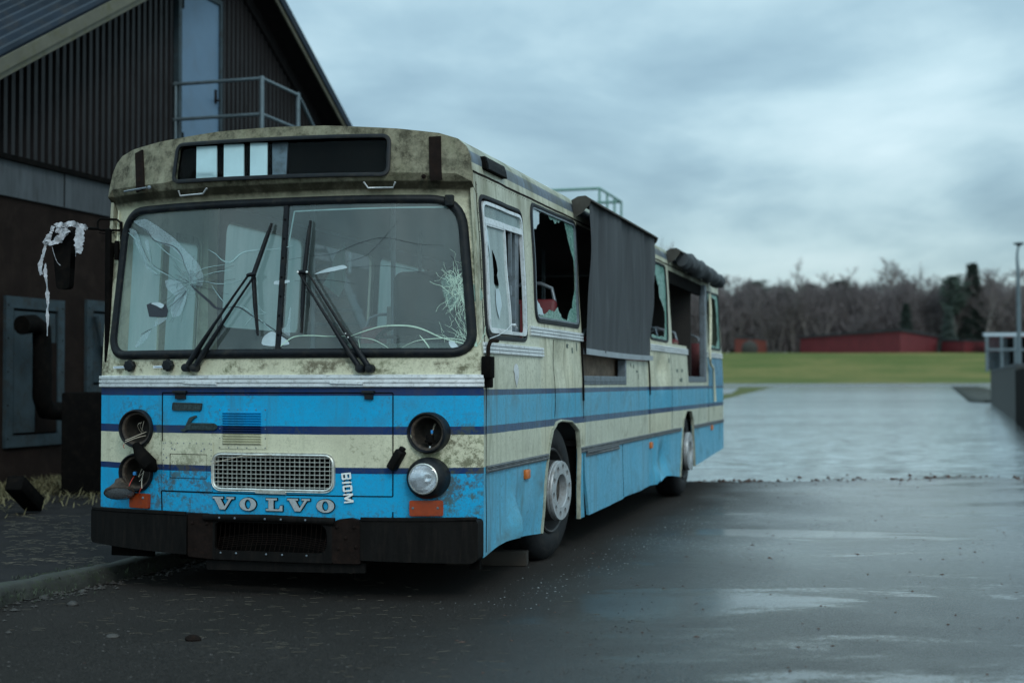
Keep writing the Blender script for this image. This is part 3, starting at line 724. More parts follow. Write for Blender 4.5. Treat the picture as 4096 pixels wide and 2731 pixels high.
# small type lettering, turned to read downwards
def FB(a,b,h=0.):   # a along reading direction (down), b across (up of the letter points right)
    ang=R_(6); x=-.779+ .055*0; 
    dx= math.cos(ang)*b + math.sin(ang)*a; dz= math.sin(ang)*b - math.cos(ang)*a
    return FF(-.779+dx, .718+dz, h)
bs=empty('type_lettering'); bs.parent=bus
tb=.0095
def sm(poly,holes,lab):
    o=panel('letter',poly,holes,FB,M_LETW,bs,step=.05,th=.006,h0=.014,smooth=30); o['label']=lab
Hh=.055
sm([(0,0),(.034,0),(.038,.005),(.038,.023),(.034,.0275),(.038,.032),(.038,.05),(.034,.055),(0,.055)],[[(.009,.009),(.029,.009),(.029,.022),(.009,.022)],[(.009,.033),(.029,.033),(.029,.046),(.009,.046)]],'letter B')
sm([(.050,0),(.060,0),(.060,.055),(.053,.055),(.053,.045),(.050,.045)],[],'digit 1')
sm(rpoly([(.071,0),(.107,0),(.107,.055),(.071,.055)],.008,3),[[(.081,.010),(.098,.010),(.098,.045),(.081,.045)]],'digit 0')
sm([(.119,0),(.127,0),(.127,.036),(.140,.004),(.149,.004),(.162,.036),(.162,0),(.170,0),(.170,.055),(.159,.055),(.1445,.024),(.130,.055),(.119,.055)],[],'letter M')
bm=bmesh.new()
strip_bm([(0.,.012),(.16,.012)],[(-.003,.002),(-.003,.008),(.003,.008),(.003,.002)],FB,bm=bm); strip_bm([(0.,.044),(.16,.044)],[(-.003,.002),(-.003,.008),(.003,.008),(.003,.002)],FB,bm=bm)
obj('letter_bars',bm,M_BLK,bs)
# --- lamps
def lampring(U,z,r,nm='headlight_socket',lab=None):
    y=fs(U); M=Matrix.Translation((U,y,z))@Matrix.Rotation(R_(90),4,'X')   # local +z -> -y (forward)
    bm=bmesh.new()
    lathe(bm,[(r*1.0,-.05),(r*1.0,.030),(r*.97,.046),(r*.92,.052),(r*.87,.046),(r*.84,.02),(r*.84,-.06)],M,40)
    o=obj(nm,bm,M_RUB,bus,40)
    bm=bmesh.new(); lathe(bm,[(r*.845,.030),(r*.74,.026),(r*.70,.012),(r*.68,-.02),(r*.58,-.09),(r*.3,-.12),(0,-.125)],M,32); obj('bowl',bm,M_SOCK,o,40)
    bm=bmesh.new(); lathe(bm,[(r*.695,.010),(r*.675,-.02),(r*.57,-.088),(r*.3,-.117),(0,-.122)],M,32); obj('bowl_inside',bm,M_BOWL,o,40)
    if lab: o['label']=lab
    return o,y
random.seed(3)
def wires(par,P0,P1,n,m=M_WIRE,sag=.03,r=.0018):
    bm=bmesh.new()
    for i in range(n):
        a=Vector(P0)+Vector((random.uniform(-.015,.015),0,random.uniform(-.015,.015))); b=Vector(P1)+Vector((random.uniform(-.02,.02),random.uniform(-.01,.01),random.uniform(-.02,.02)))
        mid=(a+b)/2+Vector((random.uniform(-sag,sag),random.uniform(-.03,.0),random.uniform(-sag,sag)))
        pts=[a*(1-t)**2+mid*2*t*(1-t)+b*t*t for t in [i/8 for i in range(9)]]; tube(bm,pts,r,5)
    obj('wires',bm,m,par)
o,y=lampring(*LAMPS[0],lab='empty upper left headlight socket with loose wires')
wires(o,(-2.15,y+.05,.93),(-2.12,y-.02,.99),3); wires(o,(-2.11,y+.03,.93),(-2.225,y-.05,.868),2,r=.0022,sag=.015); wires(o,(-2.225,y-.05,.868),(-2.215,y-.05,.84),1,M_WIRER)
o,y=lampring(*LAMPS[1],lab='empty lower left headlight socket')
wires(o,(-2.13,y+.06,.74),(-2.13,y-.05,.66),3); wires(o,(-2.10,y+.04,.75),(-2.095,y-.06,.60),1,r=.003); wires(o,(-2.095,y-.06,.60),(-2.11,y-.06,.575),1,M_WIRER,r=.003,sag=.005); wires(o,(-2.16,y+.0,.68),(-2.175,y-.06,.63),1,M_WIRER,r=.003,sag=.005)
bm=bmesh.new(); rbox(bm,-2.168,-2.148,y-.03,y-.01,.678,.700,.004); obj('connector',bm,M_WIREB,o)
o,y=lampring(*LAMPS[2],lab='empty upper right headlight socket with a hanging bulb holder')
wires(o,(-.28,y+.06,1.0),(-.27,y-.01,.94),4,M_WIRE,.01)
bm=bmesh.new(); M=Matrix.Translation((-.275,y-.02,.93))@Matrix.Rotation(R_(180),4,'X'); lathe(bm,[(.0,-.008),(.02,-.008),(.023,0),(.023,.02),(.030,.024),(.030,.034),(.012,.036),(.008,.055),(0,.056)],M,18); obj('bulb_holder',bm,M_BLK,o,40)
bm=bmesh.new(); lathe(bm,[(.006,.055),(.007,.075),(.003,.085),(0,.086)],M,10); obj('bulb',bm,M_ALU,o,40)
bm=bmesh.new(); rbox(bm,-.268,-.256,y-.03,y-.015,.945,.965,.003); obj('connector',bm,M_WIREB,o)
# lower right: complete headlight
U,z,r=LAMPS[3]; y=fs(U); M=Matrix.Translation((U-.0,y,z))@Matrix.Rotation(R_(90),4,'X')
bm=bmesh.new(); lathe(bm,[(r,-.05),(r,.03),(r*.97,.055),(r*.88,.075),(r*.80,.085),(r*.74,.09),(r*.72,.08)],M,44); hl=obj('headlight',bm,M_RUB,bus,40); hl['label']='intact lower right headlight with clear round lens'
bm=bmesh.new(); lathe(bm,[(r*.74,.088),(r*.745,.096),(r*.70,.100),(r*.685,.094)],M,44); obj('bezel',bm,M_CHR,hl,40)
bm=bmesh.new(); lathe(bm,[(r*.69,.095),(r*.55,.106),(r*.3,.113),(0,.116)],M,36); obj('lens',bm,M_LENS,hl,60)
bm=bmesh.new(); lathe(bm,[(r*.70,.085),(r*.62,.05),(r*.4,.0),(r*.15,-.02),(0,-.02)],M,32)
mref=simple('reflector',(.75,.76,.78),.18,1.,var=.15,scale=12.); obj('reflector',bm,mref,hl,60)
bm=bmesh.new(); bx(bm,U-.035,U+.01,y-.104,y-.08,z-.045,z+.01); bx(bm,U-r*.67,U+r*.67,y-.112,y-.108,z+.005,z+.007); obj('lens_ribs',bm,M_LENS,hl)
# dangling lamp unit lower left
Ld=Vector(FF(-2.20,.555,.10))
Mx=Matrix.Translation((-2.215,fs(-2.2)-.13,.605))@Matrix.Rotation(R_(148),4,'X')@Matrix.Rotation(R_(-14),4,'Y')
Mx=Matrix.Translation((-2.225,fs(-2.2)-.10,.585))@Vector((.22,-.42,-.88)).to_track_quat('Z','Y').to_matrix().to_4x4()
bm=bmesh.new(); lathe(bm,[(.0,-.075),(.028,-.075),(.034,-.05),(.045,-.04),(.070,-.012),(.088,.0),(.092,.012),(.088,.018)],Mx,36); dl=obj('hanging_headlight',bm,M_SOCK,bus,40); dl['label']='headlight unit dangling face down from the left socket'
bm=bmesh.new(); lathe(bm,[(.086,.016),(.06,.028),(.03,.034),(0,.036)],Mx,32); obj('lens',bm,M_LENS,dl,60)
bm=bmesh.new(); lathe(bm,[(.086,.010),(.05,-.02),(.0,-.04)],Mx,32); obj('reflector',bm,mref,dl,60)
# hanging lamp washer pods
def pod(p0,p1,w,m):
    d=Vector(p1)-Vector(p0); q=d.to_track_quat('Z','Y').to_matrix().to_4x4(); b=bmesh.new()
    rbox(b,-w/2,w/2,-w*.4,w*.4,0,d.length,w*.18,3,Matrix.Translation(p0)@q); rbox(b,-w*.28,w*.28,-w*.24,w*.24,d.length-.005,d.length+.02,.006,2,Matrix.Translation(p0)@q)
    o=obj('lamp_cover',b,m,bus,40); return o
pod((-.485,fs(-.48)-.03,.745),(-.420,fs(-.43)-.05,.852),.065,M_BUMP)
bm=bmesh.new(); tube(bm,[(-2.125,fs(-2.1)-.055,.868),(-2.07,fs(-2.1)-.075,.80),(-2.01,fs(-2)-.06,.745),(-1.985,fs(-2)-.03,.71)],[.022,.045,.05,.012],10); obj('lamp_cover',bm,M_BLK,bus,60)
# indicators
o=panel('indicator',rrect(-.393,.479,-.213,.566,.008,2),[],FF,M_ORG,bus,step=.05,th=.02,h0=.028); o['label']='orange front indicator below the intact headlight'
bm=bmesh.new(); rivet(bm,-.375,.523,.009,FF,.028); rivet(bm,-.243,.523,.009,FF,.028); pieces('screw',bm,M_GREY,o)
o=panel('indicator',rrect(-2.20,.483,-2.045,.570,.008,2),[],FF,M_ORG,bus,step=.05,th=.02,h0=.022); o['label']='orange front indicator behind the dangling lamp'
bm=bmesh.new(); rivet(bm,-2.085,.545,.009,FF,.024); pieces('screw',bm,M_GREY,o)
# --- bumper (sections)
def FBm(u,z,h=0.):
    x=max(-1,min(1,(u+1.26)/1.275)); return Vector((u,-.25*(1-abs(x)**2.8)-.085-h,z))
def bump_sec(nm,pts,m,h0=.0,th=.06,holes=[]):
    return panel(nm,pts,holes,FBm,m,bus,step=.06,th=th,h0=h0,smooth=30)
o=bump_sec('bumper',rpoly([(-2.49,.262),(-1.715,.236),(-1.715,.472),(-2.49,.468)],[.03,.005,.005,.02],3),M_BUMP,.01,.16); o['label']='left black bumper section'
o=bump_sec('bumper',rpoly([(-.632,.236),(-.030,.215),(-.002,.24),(-.002,.462),(-.632,.460)],[.005,.01,.01,.03,.005],3),M_BUMP,.01,.16); o['label']='right black bumper section'
o=bump_sec('bumper_bracket',rpoly([(-1.712,.225),(-1.545,.215),(-1.545,.455),(-1.60,.475),(-1.712,.474)],.01,2),M_RUST,.0,.05)
o2=bump_sec('bumper_bracket',rpoly([(-.80,.215),(-.634,.215),(-.634,.455),(-.70,.470),(-.77,.462),(-.80,.44)],.01,2),M_RUST,.0,.05)
bm=bmesh.new()
for (a,b) in ((-.77,.42),(-.67,.42),(-.76,.30),(-.66,.31),(-.72,.36),(-1.68,.42),(-1.58,.42)): 
    p=FBm(a,b,.0); lathe(bm,[(.010,-.002),(.010,.006),(.004,.009),(0,.009)],Matrix.Translation(p)@Matrix.Rotation(R_(90),4,'X'),6)
pieces('bolt',bm,M_RUST,o2)
mo=bump_sec('bumper_mouth',rpoly([(-1.545,.215),(-.80,.215),(-.80,.462),(-1.545,.462)],.005,1),M_BUMP,.0,.02,[rpoly([(-1.53,.268),(-.83,.268),(-.83,.432),(-1.53,.432)],[.03,.06,.06,.03],4)])
strip('bumper_lip',[(-1.60,.456),(-1.2,.462),(-.78,.452)],bump_prof(.020,.020),FBm,M_BUMP,mo)
strip('bumper_edge',[(-2.475,.470),(-1.9,.474),(-1.72,.472)],bump_prof(.012,.016),FBm,M_BUMP,bus); strip('bumper_edge',[(-.63,.466),(-.01,.464)],bump_prof(.012,.016),FBm,M_BUMP,bus)
bm=bmesh.new()
for i in range(24):
    a=-1.52+i*.0300; tube(bm,[FBm(a,.265,-.012),FBm(a+.01,.36-.03*math.sin(i/24*3.1),-.03),FBm(a+.02,.43,-.02)],.0015,4)
for k in range(6):
    z=.275+k*.012; tube(bm,[FBm(-1.52+i*.07,z+.035*math.sin(i/10*math.pi),-.015) for i in range(11)],.0013,4)
obj('mouth_mesh',bm,M_RUST,mo)
bm=bmesh.new()
for U in (-1.49,-1.39,-1.20,-1.10,-.95): 
    for z in (.458,.255): lathe(bm,[(.006,-.0),(.006,.003),(0,.005)],Matrix.Translation(FBm(U,z,.021 if z>.4 else .002))@Matrix.Rotation(R_(90),4,'X'),8)
pieces('bolt',bm,M_GREY,mo)
bm=bmesh.new(); bx(bm,-1.60,-.80,-.10,-.08,.18,.50); bx(bm,-1.60,-.80,-.079,.3,.44,.45);bx(bm,-2.4,-.1,.05,.08,.30,.50); obj('front_crossmember',bm,M_BLK,bus)
bump_sec('lower_valance',[(-1.60,.150),(-.62,.160),(-.62,.215),(-1.60,.205)],M_BUMP,-.03,.02)
bm=bmesh.new(); bx(bm,-2.44,-2.15,.03,.06,.165,.262); bx(bm,-.08,-.02,-.02,.02,.17,.24); bx(bm,-.75,-.735,-.14,-.12,.11,.17); bx(bm,-2.0,-1.7,.1,.2,.15,.3); pieces('underbody_bracket',bm,M_BLK,bus)
# knobs and strips
for U in (-2.215,-1.905):
    bm=bmesh.new(); n=12; M=Matrix.Translation(FF(U,1.340,0))@Matrix.Rotation(R_(90),4,'X')
    prof=[(.028,0),(.034,.01),(.034,.035),(.028,.042),(0,.044)]
    rings=[]
    for r,h in prof:
        rings.append([bm.verts.new(M@Vector(((r*(1+.07*math.cos(8*k*2*math.pi/48)))*math.cos(k*2*math.pi/48),(r*(1+.07*math.cos(8*k*2*math.pi/48)))*math.sin(k*2*math.pi/48),h))) for k in range(48)] if r else [bm.verts.new(M@Vector((0,0,h)))])
    for A,B in zip(rings[:-1],rings[1:]):
        for k in range(48):
            if len(B)==1: bm.faces.new((A[k],A[(k+1)%48],B[0]))
            else: bm.faces.new((A[k],A[(k+1)%48],B[(k+1)%48],B[k]))
    obj('filler_cap',bm,M_RUB,bus,30)
for a,b in ((-2.385,-2.255),(-2.035,-1.945)):
    t=strip('label_tape',[(a,1.331),(b,1.333)],[(-.008,.0005),(-.008,.002),(.008,.002),(.008,.0005)],FF,M_LETW,bus)
    bm=bmesh.new(); n=int((b-a)/.012)
    pts=[FF(a+.015+i*(b-a-.03)/(3*n),1.332+.0035*math.sin(i*1.9)*random.uniform(.4,1),.0035) for i in range(3*n)]; tube(bm,pts,.0009,4); obj('handwriting',bm,M_WIREB,t)
# --- wipers
def wiper(bases,j1,j2,top,bot,lab,hb=.05):
    root=None; bm=bmesh.new()
    pts=[]
    for b,j in zip(bases,(j1,j2)):
        p0=FF(*b,.03); p1=FF(*j,.06)
        q=[p0.lerp(p1,t)+Vector((0,-.012*math.sin(t*math.pi),0)) for t in [i/6 for i in range(7)]]
        tube(bm,q,[.017,.017,.013,.009,.008,.007,.007],8)
        lathe(bm,[(.024,-.03),(.024,.018),(.018,.03),(0,.034)],Matrix.Translation(p0)@Matrix.Rotation(R_(90),4,'X'),16)
    a,b_=FF(*j1,.06),FF(*j2,.06); tube(bm,[a,(a+b_)/2+Vector((0,-.006,0)),b_],.012,8)
    w=obj('wiper_arm',bm,M_RUB,bus,50); w['label']=lab
    bm=bmesh.new(); mid=Vector(j1).lerp(Vector(j2),.5)
    P=[top,(top[0]*.75+mid.x*.25,top[1]*.72+mid.y*.28),(mid.x,mid.y),(bot[0]*.5+mid.x*.5,bot[1]*.5+mid.y*.5),bot]
    tube(bm,[FF(*p,.045 if 0<i<4 else .035) for i,p in enumerate(P)],[.004,.010,.013,.011,.005],8)
    tube(bm,[FF(*p,.022) for p in P],.0055,6)
    obj('wiper_blade',bm,M_RUB,w,50)
    bm=bmesh.new()
    for j in (j1,j2): lathe(bm,[(.007,.0),(.006,.004),(0,.006)],Matrix.Translation(FF(*j,.072))@Matrix.Rotation(R_(90),4,'X'),10)
    for tt in (.32,.36):
        lathe(bm,[(.004,.0),(.004,.004),(0,.005)],Matrix.Translation(FF(bases[0][0]*(1-tt)+j1[0]*tt,bases[0][1]*(1-tt)+j1[1]*tt,.058))@Matrix.Rotation(R_(90),4,'X'),8)
    pieces('pivot_cap',bm,M_LETW if 'right' in lab else M_RUB,w)
wiper([(-1.763,1.325),(-1.704,1.324)],(-1.352,1.862),(-1.305,1.868),(-1.225,2.167),(-1.293,1.509),'left windshield wiper with twin arms')
wiper([(-.611,1.315),(-.666,1.315)],(-.972,1.871),(-1.028,1.872),(-.972,2.175),(-1.015,1.520),'right windshield wiper with twin arms')
# --- mirror
bm=bmesh.new()
yb=.0
loop=[(-2.37,yb,2.19),(-2.375,yb,2.235),(-2.40,yb,2.255),(-2.51,yb-.01,2.262),(-2.53,yb-.01,2.245),(-2.53,yb-.01,2.205),(-2.515,yb-.01,2.192),(-2.37,yb,2.186)]
tube(bm,loop,.007,8); tube(bm,[(-2.37,yb,2.24),(-2.365,yb,2.10)],.009,8); tube(bm,[(-2.52,yb-.01,2.20),(-2.62,yb-.03,2.205),(-2.70,yb-.04,2.19),(-2.74,yb-.03,2.12)],.009,8)
tube(bm,[(-2.52,yb-.01,2.175),(-2.47,yb-.0,2.165),(-2.41,yb,2.175)],.003,6)
mr=obj('mirror_arm',bm,M_BLK,bus,50)
bm=bmesh.new(); b2=panel_bm(rpoly([(-2.762,1.818),(-2.672,1.822),(-2.655,2.165),(-2.69,2.205),(-2.79,2.19),(-2.80,2.14)],[.03,.03,.03,.03,.03,.03],5),[],lambda a,b,h=0.:Vector((a,-.10-h,b)),.05,.05,True,0.); merge(bm,b2); obj('mirror_head',bm,M_BLK,mr,40)
bm=bmesh.new(); rbox(bm,-2.475,-2.435,-.02,.06,1.36,2.20,.012); rbox(bm,-2.40,-2.375,-.03,0.,2.0,2.12,.006); obj('door_edge_rubber',bm,M_BLK,bus,40)
# --- side details
GP=[(-.010,-.003),(-.010,.008),(-.004,.012),(.004,.009),(.008,.011),(.014,.007),(.015,-.003)]
def wframe(nm,loop,m=M_RUB): return strip(nm,loop,GP,FS,m,bus,closed=True,step=.06)
wd=wframe('driver_window_frame',W_DRV)
ALP=[(-.022,.0),(-.022,.012),(.0,.014),(.0,.0)]
strip('driver_window_sash',rpoly([(.125,1.535),(.955,1.540),(.965,2.300),(.125,2.292)],.06),[(-.010,-.01),(-.010,.014),(.010,.014),(.012,-.01)],FS,M_ALU,wd,closed=True)
strip('transom_bar',[(.125,2.187),(.965,2.200)],[(-.018,-.01),(-.018,.012),(.018,.012),(.018,-.01)],FS,M_ALU,wd)
panel('transom_glass',[(.13,2.195),(.96,2.205),(.955,2.295),(.13,2.285)],[],FS,M_SKYG,wd,step=.2,th=0,h0=.0)
hole=[(.290,2.03),(.335,2.0),(.375,1.96),(.395,1.91),(.375,1.88),(.40,1.83),(.385,1.80),(.33,1.80),(.30,1.83),(.305,1.9)]
sg=strip('sliding_sash',[(.165,1.548),(.585,1.545),(.560,2.178),(.165,2.168)],[(-.010,-.006),(-.010,.010),(.010,.010),(.010,-.006)],FS,M_ALU,wd,closed=True)
panel('sliding_glass',[(.170,1.552),(.580,1.549),(.556,2.172),(.170,2.162)],[hole],FS,M_FROST,wd,step=.1,th=0,h0=-.002)
panel('loose_film',rpoly([(.31,1.79),(.37,1.80),(.40,1.76),(.42,1.70),(.375,1.66),(.36,1.61),(.325,1.65),(.305,1.70)],.015,3),[],FS,M_PALE,wd,step=.1,th=.001,h0=.004)
panel('loose_film',rpoly([(.185,2.14),(.21,2.14),(.24,2.02),(.235,1.97),(.20,2.06)],.01,3),[],FS,M_PALE,wd,step=.1,th=.001,h0=.004)
bm=bmesh.new(); bx(bm,-.06,-.04,.70,.715,1.9,2.17); bx(bm,-.065,-.04,.69,.725,1.78,1.84); bx(bm,-.10,-.06,.86,.95,1.55,2.18); obj('window_catch',bm,M_GREY,wd)
bm=bmesh.new(); tube(bm,[FS(.09,1.49,.02),FS(.25,1.515,.03),FS(.42,1.555,.03),FS(.58,1.595,.015)],.003,6); tube(bm,[FS(.60,1.59,.0),FS(.66,1.59,.01),FS(.74,1.575,.005)],[.004,.012,.004],6); obj('loose_wire',bm,M_ALU,wd)
# broken side windows
def jag(P,amp,seed):
    rr=random.Random(seed); out=[]
    for p in resample(P,.035): out.append((p[0]+rr.uniform(-amp,amp),p[1]+rr.uniform(-amp,amp)))
    return out
w2=wframe('side_window_frame',W_2); w2['label']='smashed side window behind the driver window'
strip('window_sash',rpoly([(1.245,1.665),(2.435,1.668),(2.455,2.41),(1.245,2.40)],.06),[(-.006,-.008),(-.006,.010),(.006,.010),(.006,-.008)],FS,M_GREY,w2,closed=True)
hole2=jag([(1.47,2.395),(1.62,2.40),(1.9,2.37),(2.15,2.40),(2.22,2.33),(2.30,2.22),(2.385,2.17),(2.42,2.04),(2.415,1.93),(2.34,1.88),(2.29,1.78),(2.20,1.755),(2.12,1.69),(2.02,1.685),(1.94,1.70),(1.82,1.76),(1.70,1.73),(1.58,1.74),(1.50,1.70),(1.40,1.72),(1.33,1.75),(1.262,1.80),(1.258,2.26),(1.33,2.27),(1.44,2.33)],.011,2)
panel('broken_glass',W_2,[hole2],FS,M_GREEN,w2,step=.06,th=0,h0=-.004)
panel('loose_film',jag([(1.255,2.395),(1.45,2.39),(1.42,2.31),(1.33,2.265),(1.258,2.255)],.006,4),[],FS,M_PALE,w2,step=.06,th=.001,h0=.003)
panel('loose_film',jag([(1.26,1.68),(1.42,1.69),(1.39,1.73),(1.30,1.77),(1.265,1.79)],.006,5),[],FS,M_PALE,w2,step=.06,th=.001,h0=.003)
w3=wframe('side_window_frame',W_3); w3['label']='smashed side window between the awnings'
hole3=jag([(5.40,1.69),(6.05,1.69),(6.20,1.70),(6.28,1.78),(6.30,1.95),(6.20,2.02),(6.05,2.08),(6.02,2.2),(5.9,2.30),(5.40,2.36)],.012,6)
panel('broken_glass',W_3,[hole3],FS,M_GREEN,w3,step=.07,th=0,h0=-.004)
w4=wframe('side_window_frame',W_4); w4['label']='rearmost smashed side window'
hole4=jag([(9.55,1.70),(10.05,1.69),(10.20,1.78),(10.22,2.1),(10.15,2.30),(9.6,2.31),(9.42,2.2),(9.45,1.85)],.012,7)
panel('broken_glass',W_4,[hole4],FS,M_GREEN,w4,step=.07,th=0,h0=-.004)
R3=ribs(.033,3,.016)
strip('side_trim',[(.012,1.436),(1.338,1.435)],R3,FS,M_ALU,bus,smooth=25); strip('side_trim',[(1.045,1.572),(2.515,1.572)],R3,FS,M_ALU,bus,smooth=25)
strip('side_trim',[(5.30,1.570),(7.56,1.570)],R3,FS,M_ALU,bus,smooth=25); strip('side_trim',[(9.10,1.573),(10.46,1.574)],R3,FS,M_ALU,bus,smooth=25)
def RL(): return [(-.020,0),(-.020,.012),(-.012,.016),(-.008,.010),(-.004,.016),(.002,.010),(.006,.016),(.012,.016),(.020,.012),(.020,0)]
M_LOW=simple('dark_lower_trim',(.10,.11,.12),.5,.3,var=.3,scale=14.,dirt=(.3,.3,.27),dirtamt=.5)
for a,b in ((.045,1.44),(2.375,6.98),(7.96,10.46)): strip('lower_trim',[(a,.735),(b,.738)],RL(),FS,M_LOW,bus,smooth=20)
strip('lower_trim',[(2.60,.698),(3.75,.700)],RL(),FS,M_LOW,bus,smooth=20)
M_ARCH=simple('arch_rubber',(.27,.28,.22),.6,var=.3,scale=9.,dirt=(.06,.055,.04))
strip('arch_trim',arch1,[(-.009,.0),(-.008,.012),(.0,.016),(.007,.010),(.008,-.015)],FS,M_ARCH,bus,step=.05); strip('arch_trim',arch2,[(-.008,.0),(-.007,.010),(.0,.014),(.008,-.012)],FS,M_ARCH,bus,step=.05)
for P in ([(2.49,.97),(2.49,1.6)],[(1.66,.97),(1.66,1.53)],[(3.95,.27),(3.95,.71)],[(.045,.26),(.045,2.40)],[(5.205,.76),(5.205,1.15)],[(6.50,.75),(6.50,1.53)],[(9.12,.75),(9.12,1.53)],[(2.52,.235),(2.52,.71)]): seam(P,FS,.0025)
seam([(.0,2.455),(10.4,2.462)],FS,.006,nm='gutter',m=M_RUST)
bm=bmesh.new()
for i in range(30): rivet(bm,.10+i*.05,2.435,.003,FS,.0)
for i in range(18): rivet(bm,.062,1.45+i*.055,.003,FS,.0)
obj('rivet_row',bm,M_BLK,bus)
for (s,s2) in ((2.478,(1.10,1.60)),(5.21,(1.12,1.44))):
    strip('door_edge',[(s,s2[0]),(s,s2[1])],bump_prof(.012,.012),FS,M_BLK,bus)
for (s,z) in ((.875,.655),(5.21,.648),(9.36,.681)):
    bm=bmesh.new(); p=FS(s,z,0); rbox(bm,p.x-.005,p.x+.022,s-.045,s+.045,z-.030,z+.030,.008); obj('side_marker',bm,M_ORG2,bus,40)
# roof side vent, roof hatch
bm=bmesh.new()
vp=[FSv for FSv in ()]
def FC(s,t,h=0.):  # cantrail surface, t up the curve
    z=2.46+t; x=-.0637-t*.16-max(0,t-.07)*.25; return Vector((x+h,s,z))
v=panel('roof_vent',rpoly([(.19,.035),(.62,.035),(.64,.118),(.22,.118)],.01,2),[],FC,M_BLK,bus,step=.1,th=.03,h0=.03)
bm=bmesh.new()
for i in range(16): strip_bm([(.235+i*.024,.04),(.25+i*.024,.113)],[(-.004,.028),(-.004,.036),(.004,.036),(.004,.028)],FC,bm=bm)
obj('vent_slats',bm,M_RUB,v)
bm=bmesh.new(); lathe(bm,[(.30,0),(.29,.05),(.22,.10),(.1,.125),(0,.13)],Matrix.Translation((-.62,2.95,2.69))@Matrix.Diagonal((1,1.1,1,1)),28); obj('roof_dome',bm,simple('white_dome',(.55,.60,.58),.5,var=.15),bus,60)
# corner hinge block and hook
bm=bmesh.new(); rbox(bm,-.01,.045,-.02,.07,1.26,1.385,.006); rbox(bm,.0,.04,.0,.06,1.205,1.262,.006); cb=obj('corner_hinge',bm,M_BLK,bus,40)
bm=bmesh.new(); tube(bm,[(.02,.02,1.38),(.022,.02,1.44),(.03,.03,1.47),(.04,.06,1.478),(.04,.14,1.478)],.012,8); obj('hook',bm,M_RUST,cb,50)
bm=bmesh.new(); b_=panel_bm(jag([(.62,1.31),(.68,1.36),(.74,1.33),(.72,1.25),(.68,1.20),(.65,1.26)],.008,9),[],FS,.05,.002,False,.004); obj('tear_patch',b_,M_ALU,bus)
# dents' grime marks and old lettering remains on the side sheets
bm=bmesh.new()
for (s,z,w,h) in ((4.33,1.385,.035,.03),(4.45,1.375,.03,.035),(4.60,1.33,.12,.016),(4.66,1.29,.03,.05),(6.85,1.36,.11,.035),(7.15,1.36,.10,.035),(7.05,1.26,.16,.04),(6.35,1.46,.06,.05),(2.05,1.50,.05,.03),(2.2,1.47,.05,.04),(2.33,1.50,.03,.06)):
    b_=panel_bm(jag(rrect(s-w/2,z-h/2,s+w/2,z+h/2,.01,2),.006,int(s*100)),[],FS,.1,.001,False,.002); merge(bm,b_)
obj('faded_lettering',bm,simple('faded_print',(.10,.13,.11),.7,var=.3),bus)
# hatch
bm=bmesh.new(); bx(bm,-.12,-.10,2.30,4.6,1.20,1.56); obj('hatch_board',bm,M_WOOD,bus)
bm=bmesh.new(); rbox(bm,-.10,.004,2.51,4.09,1.218,1.285,.004); bx(bm,.004,.010,2.52,4.08,1.243,1.249); obj('hatch_sill',bm,M_GREY,bus)
bm=bmesh.new(); rbox(bm,-.10,.0,7.57,8.97,1.238,1.30,.004); obj('doorway_sill',bm,M_GREY,bus)
bm=bmesh.new(); rbox(bm,-.07,.005,8.86,8.975,1.24,2.40,.01); rbox(bm,-.07,.0,4.09,4.13,1.215,1.43,.004); pieces('door_pillar',bm,M_GREY,bus)
bm=bmesh.new(); bx(bm,-.09,-.05,6.62,8.9,2.27,2.40); obj('doorway_lintel',bm,M_BLK,bus)
# bent pole rear
bm=bmesh.new(); tube(bm,[FS(9.45,2.33,.03),FS(9.30,2.10,.05),FS(9.10,1.75,.06),FS(8.95,1.62,.06),FS(8.92,1.52,.06),FS(9.02,1.46,.05),FS(9.32,1.41,.04),FS(9.40,1.36,.03),FS(9.47,1.0,.03)],.016,8); obj('bent_pole',bm,M_INTC,bus,50)
# --- awning 1
aw=empty('awning',(0,0,0)); aw.parent=bus; aw['label']='awning hanging down over the serving hatch'
hoodp=[(-.08,2.60),(-.03,2.628),(.03,2.632),(.075,2.600),(.06,2.56),(.0,2.50),(-.055,2.47)]
bm=bmesh.new()
def hood(bm,s0,s1,prof,cap=True,drop=0.):
    A=[bm.verts.new((x,s0,z)) for x,z in prof]; B=[bm.verts.new((x,s1,z-drop)) for x,z in prof]
    for i in range(len(prof)-1): bm.faces.new((A[i],A[i+1],B[i+1],B[i]))
    if cap: bm.faces.new(A); bm.faces.new(B[::-1])
hood(bm,2.46,5.30,hoodp[:4]+[(.073,2.590)],False); 
bm.faces.new([bm.verts.new((x,2.46,z)) for x,z in hoodp]); bm.faces.new([bm.verts.new((x,5.30,z)) for x,z in hoodp])
obj('awning_hood',bm,M_HOOD,aw)
bm=bmesh.new(); nS,nZ=120,26; g=[]
fold=random.Random(8); ph=[fold.uniform(0,6.28) for _ in range(9)]
for j in range(nZ+1):
    tz=j/nZ; row=[]
    for i in range(nS+1):
        ts=i/nS; s=2.52+ts*2.70; z=2.60-(2.60-1.475)*tz-.012*math.sin(ts*3.1)*tz
        x=.038*(1-tz)+.016*tz
        f=0
        for k,(fr,am) in enumerate(((9,.016),(17,.011),(31,.009),(5,.010),(47,.004))):
            f+=am*math.sin(ts*fr*2+ph[k]+tz*(1.6 if k%2 else -1.2))
        f+=.036*max(0,math.sin(ts*19+tz*2.5+1))**5*(.3+tz)+.012*max(0,math.sin(ts*41-tz*3))**6*tz
        row.append(bm.verts.new((x+f*(.35+.65*math.sin(math.pi*min(1,tz*1.1))),s,z)))
    g.append(row)
for a,b in zip(g[:-1],g[1:]):
    for i in range(nS): bm.faces.new((a[i],a[i+1],b[i+1],b[i]))
obj('awning_cloth',bm,M_CLOTH,aw,180)
